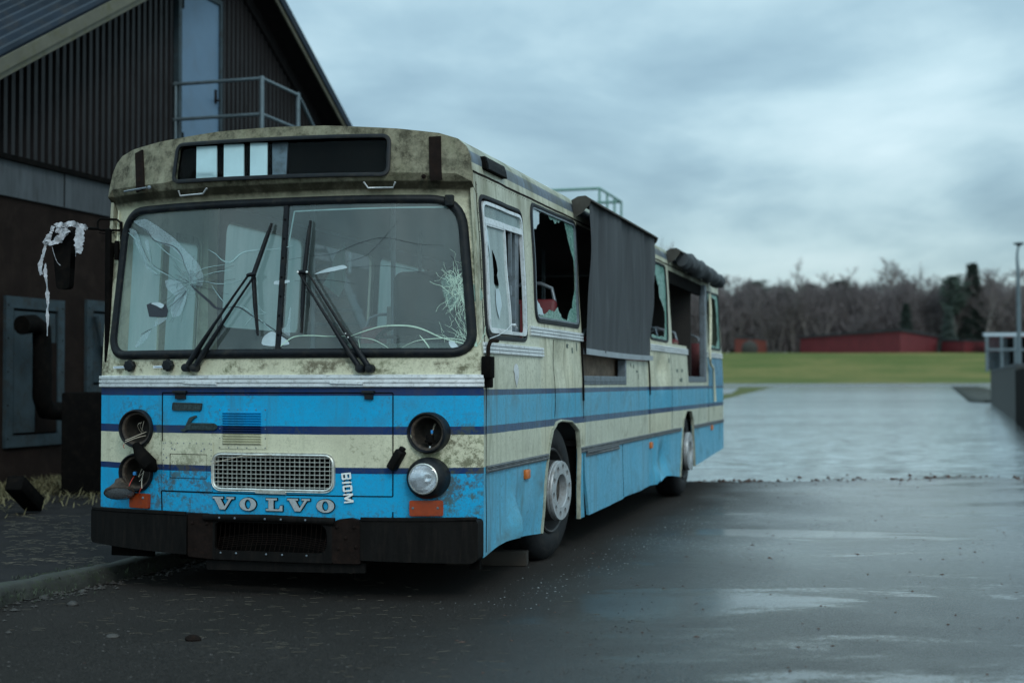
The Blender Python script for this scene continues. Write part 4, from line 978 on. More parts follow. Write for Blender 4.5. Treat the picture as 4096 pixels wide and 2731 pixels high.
bm=bmesh.new(); N_=14
pts=[(.04,2.46+2.76*i/N_,1.468-.012*math.sin(i/N_*2.6)) for i in range(N_+1)]
for k in range(N_):
    a,b=pts[k],pts[k+1]; v=[bm.verts.new((x,y,z)) for (x,y,z) in ((.034,a[1],a[2]+.022),(.034,b[1],b[2]+.022),(.034,b[1],b[2]-.022),(.034,a[1],a[2]-.022),(.01,a[1],a[2]+.022),(.01,b[1],b[2]+.022),(.01,b[1],b[2]-.022),(.01,a[1],a[2]-.022))]
    for f in ((0,3,2,1),(4,5,6,7),(0,1,5,4),(3,7,6,2)): bm.faces.new([v[i] for i in f])
bmesh.ops.remove_doubles(bm,verts=bm.verts,dist=1e-4); obj('awning_rail',bm,simple('pale_rail',(.34,.38,.42),.4,.4,var=.15),aw)
# --- awning 2, rolled up
aw2=empty('awning',(0,0,0)); aw2.parent=bus; aw2['label']='second awning rolled up into a sagging bundle'
bm=bmesh.new(); hood(bm,6.62,9.05,[(-.08,2.60),(-.03,2.628),(.03,2.632),(.075,2.600),(.073,2.59)],False); bm.faces.new([bm.verts.new((x,6.62,z)) for x,z in hoodp]); obj('awning_hood',bm,M_HOOD,aw2)
bm=bmesh.new(); pts=[];rad=[]
for i in range(61):
    t=i/60; s=6.85+t*2.85
    pts.append((.055,s,2.53-.02*math.sin(t*3)+.02*noise.noise(Vector((s*3,0,0)))-.05*max(0,t-.8)*3)); rad.append((.085+.03*noise.noise(Vector((s*2.2,2,0)))+.012*noise.noise(Vector((s*9,2,0))))*(1 if 1<i<59 else .75))
tube(bm,pts,rad,20)
for v in bm.verts: v.co+=Vector((.035*noise.noise(v.co*6),0,.035*noise.noise(v.co*7+Vector((3,3,3)))))
obj('awning_cloth',bm,M_CLOTH,aw2,60)
# --- wheels
def wheel(u,s,steer,lab,r=.485,face=1):
    W=empty('wheel',(u,s,r-.002)); W.parent=bus; W.rotation_euler=(0,0,steer); W['label']=lab
    M=Matrix.Rotation(R_(90)*face,4,'Y')   # local z -> +x outward
    bm=bmesh.new()
    lathe(bm,[(.285,-.02),(.30,.0),(.34,.012),(.40,.010),(.450,-.006),(.472,-.03),(.485,-.05),(.485,-.10),(.478,-.105),(.485,-.112),(.485,-.17),(.478,-.175),(.485,-.18),(.485,-.22),(.47,-.25),(.38,-.27),(.285,-.25)],M,64)
    obj('tyre',bm,M_TYRE,W,40)
    bm=bmesh.new(); lathe(bm,[(.290,-.008),(.296,.008),(.288,.016),(.278,.010),(.272,-.03),(.262,-.09),(.245,-.12),(.215,-.125)],M,56)
    lathe(bm,[(.215,-.125),(.212,-.03),(.207,.04),(.205,.052)],M,56); obj('rim',bm,simple('dark_rim',(.05,.05,.052),.6,.2,var=.4,dirt=(.03,.02,.015)),W,40)
    # hub ring with ten hand holes
    def FH(a,b,h=0.): return Vector(((.085+h)*face,a,b))
    holes=[]
    for k in range(10):
        an=k*2*math.pi/10+.15; c=(.163*math.cos(an),.163*math.sin(an)); holes.append([(c[0]+.0225*math.cos(q*math.pi/6),c[1]+.0225*math.sin(q*math.pi/6)) for q in range(12)])
    ring=panel_bm(circ(0,0,.203,56),[circ(0,0,.116,40)]+holes,FH,.012,.02*1,True,0.)
    lathe(ring,[(.203,.083),(.207,.075),(.207,.064),(.203,.060),(.207,.055),(.207,.044),(.203,.04)],M,56)
    lathe(ring,[(.116,.085),(.111,.080),(.106,.03)],M,44); b3=bmesh.new(); lathe(b3,[(.106,.03),(.100,-.01),(.06,-.02),(0,-.02)],M,44); obj('hub_recess',b3,M_SOCK,W,40)
    obj('hub_ring',ring,M_RIM,W,35)
    bm=bmesh.new()
    for k in range(10):
        an=k*2*math.pi/10+.15; lathe(bm,[(.009,.05),(.009,.064),(.0,.066)],Matrix.Translation((0,.163*math.cos(an),.163*math.sin(an)))@M,6)
    lathe(bm,[(.200,.050),(.112,.050)],M,40)
    obj('wheel_nuts',bm,M_BLK,W)
    bm=bmesh.new(); lathe(bm,[(.086,-.014),(.080,.03),(.060,.045),(.04,.05),(0,.052)],M,32); obj('hub_cap',bm,M_SOCK,W,40)
    return W
wheel(-.075,1.80,R_(5.3)*-1,'front wheel on the near side, turned slightly out')
wheel(-.05,7.46,0,'rear wheel on the near side')
wheel(-2.40,1.82,R_(-5.3),'front wheel on the far side',face=-1); wheel(-2.37,7.46,0,'rear wheel on the far side',face=-1)
# --- interior
def seat(u,s,first=None):
    if first is None:
        bm=bmesh.new(); rbox(bm,-.42,.0,-.02,.40,.36,.47,.03); bx(bm,-.38,-.34,.05,.35,0,.37); bx(bm,-.08,-.04,.05,.35,0,.37)
        c=obj('seat',bm,M_SEAT,bus,40)
        bm=bmesh.new(); M=Matrix.Translation((0,.38,.42))@Matrix.Rotation(R_(-12),4,'X'); rbox(bm,-.42,.0,-.03,.05,.0,.52,.035,3,M); obj('backrest',bm,M_SEAT,c,40)
        bm=bmesh.new(); tube(bm,[M@Vector(p) for p in ((-.40,.03,.2),(-.40,.03,.50),(-.37,.03,.60),(-.28,.03,.635),(-.14,.03,.635),(-.05,.03,.60),(-.02,.03,.50),(-.02,.03,.2))],.014,8); obj('grab_rail',bm,M_GRAB,c,60)
    else:
        c=first.copy(); link(c,bus)
        for ch in first.children: d=ch.copy(); link(d,c)
    c.location=(u,s,.80); return c
s0=seat(-.18,1.72)
for u,s in ((-.18,5.55),(-.18,6.25),(-.18,6.90),(-.18,7.50),(-.18,9.3),(-.62,6.25),(-.62,6.9),(-.62,9.3),(-1.85,3.2),(-1.85,4.1),(-1.85,5.0),(-1.85,5.9),(-1.85,6.8),(-1.85,7.7),(-.62,1.55)): seat(u,s,s0)
s0.location=(-.18,1.92,.80); s0.scale=(1,1,1.14)
bm=bmesh.new(); rbox(bm,-2.05,-.45,-.08,.32,1.10,1.34,.04,3); rbox(bm,-.95,-.20,.10,.42,1.2,1.47,.05,3); obj('dashboard',bm,simple('dashboard_green',(.035,.05,.04),.7,var=.3),bus,40)
bm=bmesh.new(); M=Matrix.Translation((-.62,.50,1.52))@Matrix.Rotation(R_(28),4,'X')
tube(bm,[M@Vector((.23*math.cos(a*math.pi/18),.23*math.sin(a*math.pi/18),0)) for a in range(36)],.014,8,closed=True)
tube(bm,[M@Vector((-.22,0,0)),M@Vector((.22,0,0))],.012,6); tube(bm,[M@Vector((0,0,.01)),M@Vector((0,-.12,-.4))],.035,10); obj('steering_wheel',bm,M_BLK,bus,50)
bm=bmesh.new(); rbox(bm,-.85,-.35,.72,.84,1.15,1.95,.06,3); rbox(bm,-.85,-.35,.5,.9,1.05,1.15,.04); obj('driver_seat',bm,M_BLK,bus,40)
bm=bmesh.new()
for (u,s) in ((-1.0,1.15),(-1.75,1.5),(-1.0,3.0),(-1.7,3.6),(-1.05,5.3)): tube(bm,[(u,s,.8),(u,s,2.52)],.017,8)
pieces('stanchion',bm,M_GRAB,bus,50)
# driver partition inside, cream door post
bm=bmesh.new(); bx(bm,-2.44,-2.36,1.09,1.22,.8,2.5); obj('door_post',bm,M_INTC,bus)
bm=bmesh.new(); bx(bm,-1.05,-.12,1.16,1.19,.8,1.75); obj('driver_partition',bm,M_INT,bus)
bm=bmesh.new(); tube(bm,[(-.5,7.8,.85),(-.35,7.85,1.0),(-.2,7.9,1.2)],[.2,.18,.05],10); obj('torn_seat',bm,M_SEAT,bus,60)
bm=bmesh.new(); bx(bm,-.14,-.11,7.35,7.75,.8,1.66,Matrix.Translation((0,7.5,0))@Matrix.Rotation(R_(8),4,'X')@Matrix.Translation((0,-7.5,0))); obj('loose_board',bm,M_WOOD,bus)
def FCt(a,b,h=0.): return Vector((a,3.0+.02*math.sin(a*60)-h,b))
panel('curtain',[(-2.33,2.05),(-2.20,1.95),(-2.13,2.08),(-2.14,2.40),(-2.22,2.30)],[],FCt,M_SHEET,bus,step=.03,th=.002)
bm=bmesh.new(); bx(bm,-2.3,-.1,8.4,8.43,.8,2.5); obj('rear_light_block',bm,M_INTD,bus)  # added full-height panel, blocks the bright view so the rear openings stay dark

# ------------------------------------------------------------------ rag on the mirror (world placed through bus frame)
def B2W(p): return bus_M@Vector(p)
bm=bmesh.new(); rr=random.Random(4)
def cloth_strip(bm,pts,w,tw=.6,amp=.008):
    K=5; P0=[Vector(p) for p in pts]; m0=len(P0); P=[]; W=[]
    for i in range(m0-1):
        p0=P0[max(i-1,0)];p1=P0[i];p2=P0[i+1];p3=P0[min(i+2,m0-1)]
        for j in range(K):
            t=j/K; P.append(.5*((2*p1)+(p2-p0)*t+(2*p0-5*p1+4*p2-p3)*t*t+(3*p1-p0-3*p2+p3)*t**3))
            W.append((w[i]*(1-t)+w[i+1]*t if isinstance(w,list) else w)*(.75+.5*rr.random()))
    P.append(P0[-1]); W.append(w[-1] if isinstance(w,list) else w); w=W; amp*=.6; n=len(P); prev=None
    for i in range(n):
        t=(P[min(i+1,n-1)]-P[max(i-1,0)]).normalized(); a=t.cross(Vector((0,1,0)))
        a=a.normalized() if a.length>.01 else Vector((1,0,0))
        an=tw*math.sin(i*.55+m0); a=(Matrix.Rotation(an,3,t)@a); ww=(w[i] if isinstance(w,list) else w)*1.05
        row=[bm.verts.new(P[i]+a*ww*k+Vector((0,rr.uniform(-amp,amp),rr.uniform(-amp,amp)*.5))) for k in (-1,-.6,-.2,.2,.6,1)]
        if prev:
            for k in range(5): bm.faces.new((prev[k],prev[k+1],row[k+1],row[k]))
        prev=row
yy=-.14
def Sm(x,y): return (-2.799+(x-200)*.00070+(y-300)*0.0, 2.193-(y-300)*.000604)
def Sp(P,dy=0.): return [(Sm(*p)[0],yy+dy,Sm(*p)[1]) for p in P]
cloth_strip(bm,Sp([(270,270),(310,255),(360,270),(410,255),(460,255),(510,280),(560,290),(605,300)]),[.012,.016,.014,.016,.02,.018,.018,.012])
cloth_strip(bm,Sp([(290,300),(330,320),(380,330),(410,310)]),.02,.3,.012); cloth_strip(bm,Sp([(265,270),(245,330),(215,390),(185,440),(175,455)],-.01),[.01,.016,.018,.018,.01],.4,.01)
cloth_strip(bm,Sp([(415,320),(370,380),(310,420),(260,450),(200,440),(165,430)],-.015),[.012,.02,.022,.016,.018,.01],.5,.012)
cloth_strip(bm,Sp([(185,470),(165,560),(140,640),(130,700),(150,770)],-.01),[.008,.013,.012,.016,.012],.4,.006)
cloth_strip(bm,Sp([(180,650),(175,740),(190,850),(200,960),(205,1060),(200,1150),(205,1250),(202,1400)]),[.006,.010,.008,.011,.008,.010,.007,.006],.6,.004)
cloth_strip(bm,Sp([(530,300),(535,380),(525,460),(530,520),(520,560)],-.01),[.022,.030,.030,.024,.018],.12,.006)
cloth_strip(bm,Sp([(487,320),(488,450),(485,590)]),[.004,.005,.004]); cloth_strip(bm,Sp([(265,490),(290,580),(320,650),(350,680)],-.02),.0015,.1,.001)
for v in bm.verts: v.co=B2W(v.co)
rg=obj('rag',bm,M_RAGM,None,60); tag(rg,'white torn rag knotted round the side mirror and hanging in strips','rag')

# ------------------------------------------------------------------ ground
ZW=-.028
def ysh(x):
    P=[(-60,60),(-14,60),(-8,46),(-1,27),(1.2,17.6),(2.3,17.25),(3.6,17.2),(4.8,17.6),(5.9,18.0),(6.6,17.5),(7.2,16.2),(7.6,15.2),(9,13.5),(14,11),(60,6)]
    for (a,b),(c,d) in zip(P[:-1],P[1:]):
        if a<=x<=c: return b+(d-b)*(x-a)/(c-a)
    return 6
def gh(x,y):
    d=y-(ysh(x)+.18*noise.noise(Vector((x*.9,0,3)))+.06*noise.noise(Vector((x*4,0,3))))
    base=-.0023*max(-2,min(y-8,12))
    if d<0:
        t=max(0,1+d/4.0); z=base*(1-t)+ZW*t
        if d<-.0: z=max(z,ZW-.0+.004*min(1,-d*2))
        return z+ .004*noise.noise(Vector((x*.8,y*.8,0)))*(1-t)
    return ZW-.10*min(1,d/2.5)-.15*min(1,d/15)
def asphalt():
    m,t,b=newmat('wet_asphalt'); v=t.obj(); x,y,z=t.sep(v)
    g=t.noise(v,95.,5.,.75); g2=t.noise(v,28.,6.,.7); lg=t.noise(v,.55,6.,.6,.3); md=t.noise(v,2.6,7.,.65)
    col=t.mix(t.mr(g,.36,.66),(.004,.0036,.0034),(.066,.060,.056))
    col=t.mix(t.mr(lg,.35,.65,0.,.5),col,(.016,.0145,.013))
    # dusty dry-ish gravel towards the kerb on the left, brown debris specks
    vr=t.node('ShaderNodeTexVoronoi',{'Vector':v,'Scale':9.,'Randomness':1.},feature='F1'); sp=t.math('LESS_THAN',vr.outputs[0],t.mr(vr.outputs[1],0.,1.,-.05,.10))
    col=t.mix(t.math('MULTIPLY',sp,.8),col,(.075,.035,.025))
    vr2=t.node('ShaderNodeTexVoronoi',{'Vector':v,'Scale':22.,'Randomness':1.},feature='F1'); sp2=t.math('LESS_THAN',vr2.outputs[0],t.mr(vr2.outputs[1],0.,1.,-.16,.07))
    col=t.mix(t.math('MULTIPLY',sp2,.6),col,(.10,.095,.09))
    t.l.new(col,b.inputs['Base Color'])
    # wetness: film of water on the open lot (right of bus), damp elsewhere
    side=t.math('ADD',x,t.math('MULTIPLY',y,-.30))   # >0 on the open side
    side=t.math('ADD',side,t.math('MULTIPLY',t.math('SUBTRACT',lg,.5),1.6))
    wet=t.mr(side,-2.5,-.9,0.,1.)
    pool=t.mr(t.math('ADD',t.math('MULTIPLY',md,.45),t.math('MULTIPLY',lg,.75)),.36,.72,0.,1.)
    near=t.mr(y,4.5,10.,0.1,1.)
    w=t.math('MULTIPLY',wet,t.math('MAXIMUM',pool,near),clamp=True)
    rough=t.mr(w,0.,1.,.30,.12); rough=t.math('ADD',t.math('ADD',rough,t.mr(wet,0.,1.,.35,0.)),t.mr(g,.4,.65,-.04,.16))
    b.inputs['Specular IOR Level'].default_value=.5; t.l.new(t.mr(wet,0.,1.,.10,.65),b.inputs['Specular IOR Level'])
    t.l.new(rough,b.inputs['Roughness'])
    b.inputs['IOR'].default_value=1.40
    h=t.math('ADD',t.math('MULTIPLY',g,1.),t.math('MULTIPLY',g2,.8))
    pm0=t.mr(t.noise(t.vmul(v,(.45,1.15,1.)),.9,6.,.6,.4),.49,.58,0.,1.); ww=t.math('MULTIPLY',wet,t.math('MAXIMUM',t.math('MULTIPLY',pm0,.95),t.math('MULTIPLY',near,t.mr(lg,.35,.6,.65,1.))),clamp=True); t.l.new(ww,b.inputs['Coat Weight']); b.inputs['Coat IOR'].default_value=1.45; pm=t.mr(t.math('ADD',t.math('MULTIPLY',t.noise(t.vmul(v,(.45,1.15,1.)),.9,6.,.6,.4),.8),t.math('MULTIPLY',g2,.2)),.50,.57,0.,1.); t.set(b.inputs['Coat Roughness'],t.math('MULTIPLY',t.mr(g2,.35,.65,.14,.30),t.mr(pm,0.,1.,1.,.28))); t.l.new(t.bump(t.math('ADD',g,t.math('MULTIPLY',md,.6)),t.math('MULTIPLY',t.mr(y,5.,14.,.75,.14),t.mr(pm,0.,1.,1.,.12)),.012),b.inputs['Coat Normal'])
    bn=t.node('ShaderNodeBump',{'Height':h,'Distance':.010,'Strength':t.mr(w,0.,1.,.9,.25)}).outputs[0]
    t.l.new(bn,b.inputs['Normal'])
    return m
M_ASPH=asphalt()
def lin(a,b,n): return [a+(b-a)*i/n for i in range(n+1)]
xs=lin(-40,-12,14)[:-1]+lin(-12,0,40)[:-1]+lin(0,9,120)[:-1]+lin(9,40,40)
ys=lin(-40,0,12)[:-1]+lin(0,14,60)[:-1]+lin(14,20,110)[:-1]+lin(20,64,60)
bm=bmesh.new(); g=[[bm.verts.new((x,y,gh(x,y))) for x in xs] for y in ys]
for a,b in zip(g[:-1],g[1:]):
    for i in range(len(xs)-1): bm.faces.new((a[i],a[i+1],b[i+1],b[i]))
o=obj('asphalt_lot',bm,M_ASPH,None,180); tag(o,kind='structure')
def flat(name,P,m,kind='structure',z=None):
    bm=bmesh.new(); bm.faces.new([bm.verts.new(p) for p in P]); o=obj(name,bm,m); 
    if o.data.polygons[0].normal.z<0: o.data.flip_normals()
    return tag(o,kind=kind)
def watermat():
    m,t,b=newmat('flood_water'); v=t.obj()
    b.inputs['Base Color'].default_value=(.018,.022,.022,1); b.inputs['Roughness'].default_value=.16; b.inputs['IOR'].default_value=1.36
    n=t.noise(t.vmul(v,(.8,2.6,1.)),3.2,4.,.6,.2); n2=t.noise(t.vmul(v,(.12,.45,1.)),1.,4.,.6)
    c1=t.noise(t.vmul(v,(1.0,6.,1.)),2.2,6.,.75,out=1); c2=t.noise(t.vmul(v,(.10,.5,1.)),1.,3.,.6,out=1)
    calm=t.mr(t.noise(t.vmul(v,(.018,.10,1.)),1.,3.,.5),.50,.60,1.,.12); cc=t.node('ShaderNodeVectorMath',{0:t.vadd(c1,(-.5,-.5,-.5)),3:calm},operation='SCALE').outputs[0]; a1=t.vmul(cc,(.22,.62,0.)); nn=t.vadd(a1,(0.,0.,1.))
    nn=t.node('ShaderNodeVectorMath',{0:nn},operation='NORMALIZE').outputs[0]; t.l.new(nn,b.inputs['Normal'])
    gl=t.node('ShaderNodeBsdfGlossy',{'Color':(.92,.96,.97,1),'Roughness':.17,'Normal':nn}).outputs[0]
    lw=t.node('ShaderNodeLayerWeight',{'Blend':.5}).outputs['Facing']; k=t.mr(t.math('POWER',lw,6.),.25,.75,.0,.85)
    mx=t.node('ShaderNodeMixShader',{0:k,1:b.outputs[0],2:gl}).outputs[0]; t.l.new(mx,t.n['Material Output'].inputs[0]); return m
flat('water',[(-120,10,ZW),(160,10,ZW),(160,236,ZW),(-120,236,ZW)],watermat())
def grassmat(name,c1,c2,c3):
    m,t,b=newmat(name); v=t.obj(); n=t.noise(t.vmul(v,(.5,1.,1.)),.10,8.,.72); n2=t.noise(v,1.4,8.,.7)
    c=t.mix(t.mr(n,.42,.58),c1,c2); c=t.mix(t.mr(n2,.35,.7,0.,.6),c,c3); t.l.new(c,b.inputs['Base Color']); b.inputs['Roughness'].default_value=.9; b.inputs['Specular IOR Level'].default_value=.15; return m
M_FIELD=grassmat('field_grass',(.080,.108,.024),(.165,.150,.048),(.07,.085,.025))
def hz(y): # terrain profile beyond the water
    P=[(235,-.02),(245,.45),(262,1.6),(300,6.96),(330,7.4),(520,9.0),(2500,20)]
    for (a,b),(c,d) in zip(P[:-1],P[1:]):
        if a<=y<=c: return b+(d-b)*(y-a)/(c-a)
    return P[-1][1]
bm=bmesh.new(); xs2=lin(-260,340,60); ys2=[245,248,252,256,262]+lin(266,300,8)+[306,315,330,360,420,520]
g=[[bm.verts.new((x,y,hz(y)+(.25*noise.noise(Vector((x*.03,y*.05,0))) if y>250 else 0))) for x in xs2] for y in ys2]
for a,b in zip(g[:-1],g[1:]):
    for i in range(len(xs2)-1): bm.faces.new((a[i],a[i+1],b[i+1],b[i]))
tag(obj('grass_field',bm,M_FIELD,None,60),kind='structure')
M_ROADF=simple('wet_far_road',(.20,.21,.22),.25,var=.15,scale=.3)
bm=bmesh.new(); bx(bm,-260,340,235,245,-.3,-.03); b2=bmesh.new()
bm.free(); b2.free()
flat('far_road',[(-260,235,-.03),(340,235,-.03),(340,245.01,.46),(-260,245.01,.46)],M_ROADF)
M_BANK=grassmat('bank_grass',(.08,.10,.025),(.11,.11,.035),(.05,.06,.02))
flat('grass_bank',[(-100,60,-.02),(10.5,72,-.02),(14.4,92,-.02),(44,231,-.02),(46,235.5,-.02),(-100,235.5,-.02)],M_BANK)
flat('path',[(12,93,-.005),(20,125,-.005),(34,205,-.005),(20,215,-.005),(5,150,-.005),(5,93,-.005)],M_ROADF)
flat('grass_bank',[(70,180,-.02),(79,236,-.02),(95,236,-.02),(95,100,-.02),(60,100,-.02),(38,98,-.02)],M_BANK)
flat('terrain',[(-2500,-800,-1.2),(2500,-800,-1.2),(2500,2500,-1.2),(-2500,2500,-1.2)],M_BANK)
# hill behind the wood
bm=bmesh.new(); bx(bm,-1500,1500,520,525,-1,9); obj('terrain',bm,M_FIELD); bpy.context.view_layer.update()
tag([o for o in COL.objects if o.name.startswith('terrain')][-1],kind='structure')

# kerb and raised strip on the left
def G(px,py,z=0.):
    x=(px-1176)/3150.; y=-(py-784)/3150.; p=math.atan(88/3150.)
    d=(x, math.cos(p)-y*math.sin(p), math.sin(p)+y*math.cos(p)); t=(z-1.25)/d[2]; return (d[0]*t,d[1]*t)
kb=[G(-260,1560),G(-120,1470),G(0,1392),G(102,1366),G(171,1352),G(239,1338),G(342,1314),G(430,1292),G(540,1266)]
kb=[(a,b) for a,b in kb]
M_KERB=simple('mossy_kerb',(.030,.032,.028),.85,var=.4,scale=9.,bump=.5,bscale=35.,dirt=(.03,.045,.02),dirtamt=.7)
KH=.105
P=[Vector(p) for p in curve(kb,6)]
def kerbF(i,d,z):
    t=(P[min(i+1,len(P)-1)]-P[max(i-1,0)]).normalized(); n=Vector((-t.y,t.x)); q=P[i]+n*d
    w=.010*noise.noise(Vector((q.x*4,q.y*4,z*5)))+.006*noise.noise(Vector((q.x*14,q.y*14,z*9))); return (q.x+w,q.y+w,z+w)
bm=bmesh.new(); prof=[(0,-.02),(.0,.06),(.012,.092),(.035,KH),(.11,KH),(.13,KH-.02),(.13,.0)]; rows=[[bm.verts.new(kerbF(i,d,z)) for d,z in prof] for i in range(len(P))]
for a,b in zip(rows[:-1],rows[1:]):
    for k in range(len(prof)-1): bm.faces.new((a[k],a[k+1],b[k+1],b[k]))
tag(obj('kerb',bm,M_KERB,None,50),kind='structure')
M_PAVE=simple('dark_yard_asphalt',(.016,.015,.016),.8,spec=.15,var=.35,scale=4.,bump=.6,bscale=60.,dirt=(.03,.028,.024),dirtamt=.4)
# raised yard behind the kerb
in_=[kerbF(i,.12,.085) for i in range(len(P))]
poly=[(p[0],p[1]) for p in in_]+[(-1.6,13.0),(-3.0,20),(-9,24),(-30,20),(-30,2),(in_[0][0]-3,in_[0][1])]
bm=panel_bm(poly,[],lambda a,b,h=0.:Vector((a,b,.085+.008*noise.noise(Vector((a*1.5,b*1.5,0)))+h)),.5,0.,True,0.)
o=obj('yard',bm,M_PAVE,None,60); tag(o,kind='structure')
if o.data.polygons[0].normal.z<0: o.data.flip_normals()

# ------------------------------------------------------------------ building (frame = bus yaw)
BM=Matrix.Translation(BO)@Matrix.Rotation(-YAW,4,'Z')
def bframe(o): o.matrix_world=BM
bld=empty('workshop_building',BO,-YAW,'dark gabled workshop with corrugated cladding above a concrete band','building')
UW=-7.3
M_CLAD=simple('dark_corrugated_cladding',(.015,.0135,.0145),.5,.0,spec=.2,var=.25,scale=1.5,dirt=(.008,.007,.007),dirtamt=.5,streak=True)
M_BROWN=simple('brown_render_wall',(.014,.009,.0075),.9,spec=.1,var=.35,scale=2.,bump=.5,bscale=70.,dirt=(.035,.025,.02),dirtamt=.35)
M_CONC=simple('concrete_band',(.052,.06,.068),.8,var=.3,scale=1.2,bump=.2,bscale=30.,dirt=(.03,.032,.034),dirtamt=.6,streak=True)
M_ROOFM=simple('ribbed_roof_metal',(.014,.022,.034),.6,.0,spec=.12,var=.3,scale=1.5,dirt=(.05,.05,.05))
M_BARGE=simple('pale_barge_board',(.095,.09,.065),.7,var=.3,scale=2.5,dirt=(.09,.085,.03),dirtamt=.6)
M_DOORB=simple('blue_grey_door',(.095,.165,.25),.5,var=.10,scale=1.5,dirt=(.12,.16,.20),dirtamt=.35)
M_GALV=simple('galvanised_tube',(.11,.145,.165),.45,.4,var=.25,scale=9.)
M_GALVP=simple('galvanised_panel',(.026,.042,.052),.55,.1,spec=.3,var=.35,scale=4.,dirt=(.035,.03,.025),dirtamt=.6)
SP,ZP=10.3,7.62; pit=.56
def roofz(s): return ZP-pit*abs(s-SP)
# corrugated gable wall
bm=bmesh.new()
s=2.6; pitch=.136; prev=None; cols=[]
while s<18.0:
    for ds,du in ((0,0),(.060,0),(.066,.075),(.130,.075)): cols.append((s+ds,du))
    s+=pitch
for (a,du) in cols:
    zt=roofz(a)-.02
    if zt<3.72: zt=3.72
    lo=bm.verts.new((UW+du,a,3.70)); hi=bm.verts.new((UW+du,a,zt))
    if prev: bm.faces.new((prev[0],lo,hi,prev[1]))
    prev=(lo,hi)
obj('gable_cladding',bm,M_CLAD,bld)
bm=bmesh.new(); bx(bm,UW-.3,UW+.05,2.2,18.4,3.30,3.71); cb=obj('concrete_band',bm,M_CONC,bld)
bm=bmesh.new()
for s in (4.0,6.55,9.1,11.7,14.3): bx(bm,UW+.048,UW+.053,s,s+.02,3.305,3.70)
pieces('band_joint',bm,M_BLK,cb)
bm=bmesh.new(); bx(bm,UW-.3,UW+.02,2.2,18.4,-.1,3.30); obj('lower_wall',bm,M_BROWN,bld)
bm=bmesh.new(); bx(bm,UW,UW+.10,2.4,18.2,3.70,3.76); obj('drip_flashing',bm,M_BLK,bld)
bm=bmesh.new(); bx(bm,UW-14,UW-.31,2.2,2.5,-.1,3.2); bx(bm,UW-14,UW-.31,18.1,18.4,-.1,3.2); bx(bm,UW-14,UW-13.7,2.5,18.1,-.1,3.2); obj('outer_walls',bm,M_BROWN,bld)
# ribbed roof: two slopes, ribs run up the slope
def slope(sa,sb,nm):
    bm=bmesh.new(); U0=UW-14; U1=UW+.50; u=U0; prev=None; cs=[]
    while u<U1-.01:
        for du,h in ((0,0),(.16,0),(.19,.04),(.24,.04),(.27,0)): cs.append((min(u+du,U1),h))
        u+=.30
    for (uu,h) in cs:
        a=bm.verts.new((uu,sa,roofz(sa)+.10+h*1.6)); b=bm.verts.new((uu,sb,roofz(sb)+.10+h*1.6))
        if prev: bm.faces.new((prev[0],a,b,prev[1]))
        prev=(a,b)
    r=obj(nm,bm,M_ROOFM,bld); return r
slope(1.0,SP,'roof'); slope(SP,18.05,'roof')
def beam(bm,sa,sb,u0,u1,z0,z1):
    v=[bm.verts.new((u,s,roofz(s)+z)) for s in (sa,sb) for u in (u0,u1) for z in (z0,z1)]
    for f in ((0,1,3,2),(4,6,7,5),(0,4,5,1),(2,3,7,6),(0,2,6,4),(1,5,7,3)): bm.faces.new([v[i] for i in f])
for a,b in ((1.0,SP-.003),(SP+.003,18.1)):
    bm=bmesh.new(); beam(bm,a,b,UW+.47,UW+.50,-.10,.10); obj('barge_board',bm,M_BARGE,bld)
    bm=bmesh.new(); beam(bm,a,b,UW+.501,UW+.53,-.02,.13); obj('verge_flashing',bm,M_BARGE if a<5 else M_ROOFM,bld)
    bm=bmesh.new(); beam(bm,a,b,UW-.02,UW+.469,-.06,.08); obj('soffit',bm,M_CLAD,bld)
    bm=bmesh.new(); beam(bm,a,b,UW+.05,UW+.12,-.26,-.061); obj('rake_trim',bm,M_CLAD,bld)
# door, frame
bm=bmesh.new(); bx(bm,UW+.05,UW+.10,9.14,10.22,4.25,6.66); dr=obj('door',bm,M_DOORB,bld)
bm=bmesh.new(); bx(bm,UW+.05,UW+.13,9.05,9.135,4.22,6.74); bx(bm,UW+.05,UW+.13,10.225,10.29,4.22,6.74); bx(bm,UW+.05,UW+.13,9.136,10.224,6.665,6.74); obj('door_frame',bm,M_GALVP,dr)
bm=bmesh.new(); tube(bm,[(UW+.16,10.16,5.26),(UW+.16,10.00,5.26)],.012,8); tube(bm,[(UW+.10,10.13,5.26),(UW+.17,10.13,5.26)],.014,8); bx(bm,UW+.10,UW+.112,10.10,10.16,5.22,5.42); obj('door_handle',bm,M_RUST,dr)
bm=bmesh.new(); 
for z in (4.5,6.35): bx(bm,UW+.10,UW+.13,9.14,9.19,z,z+.14)
pieces('door_hinge',bm,M_BLK,dr)
# landing with rails and stair
ld=bmesh.new(); bx(ld,UW+.06,-5.85,9.0,10.25,4.12,4.20); lo_=obj('landing',ld,M_GALVP,bld)
bm=bmesh.new()
for z in (5.27,4.79): tube(bm,[(UW+.06,9.02,z),(-5.91,9.02,z)],.024,8)
for z,z2 in ((5.27,4.0),(4.79,3.6)):
    tube(bm,[(-5.91,9.02,z),(-5.91,10.14,z),(-5.91,10.30,z-.10),(-5.91,12.0,z-1.30)],.024,8)
for p in ((-5.91,9.02),(-5.91,10.14),(UW+.10,9.02)): tube(bm,[(p[0],p[1],4.12),(p[0],p[1],5.30)],.032 if p[0]>-6 else .02,8)
tube(bm,[(-5.91,12.0,5.27-1.30),(-5.91,12.0,2.9)],.024,8)
obj('landing_rail',bm,M_GALV,bld,60)
bm=bmesh.new()
for k in range(18):
    s=10.3+k*.25; z=4.05-k*.21
    bx(bm,-6.9,-5.93,s,s+.26,z-.04,z)
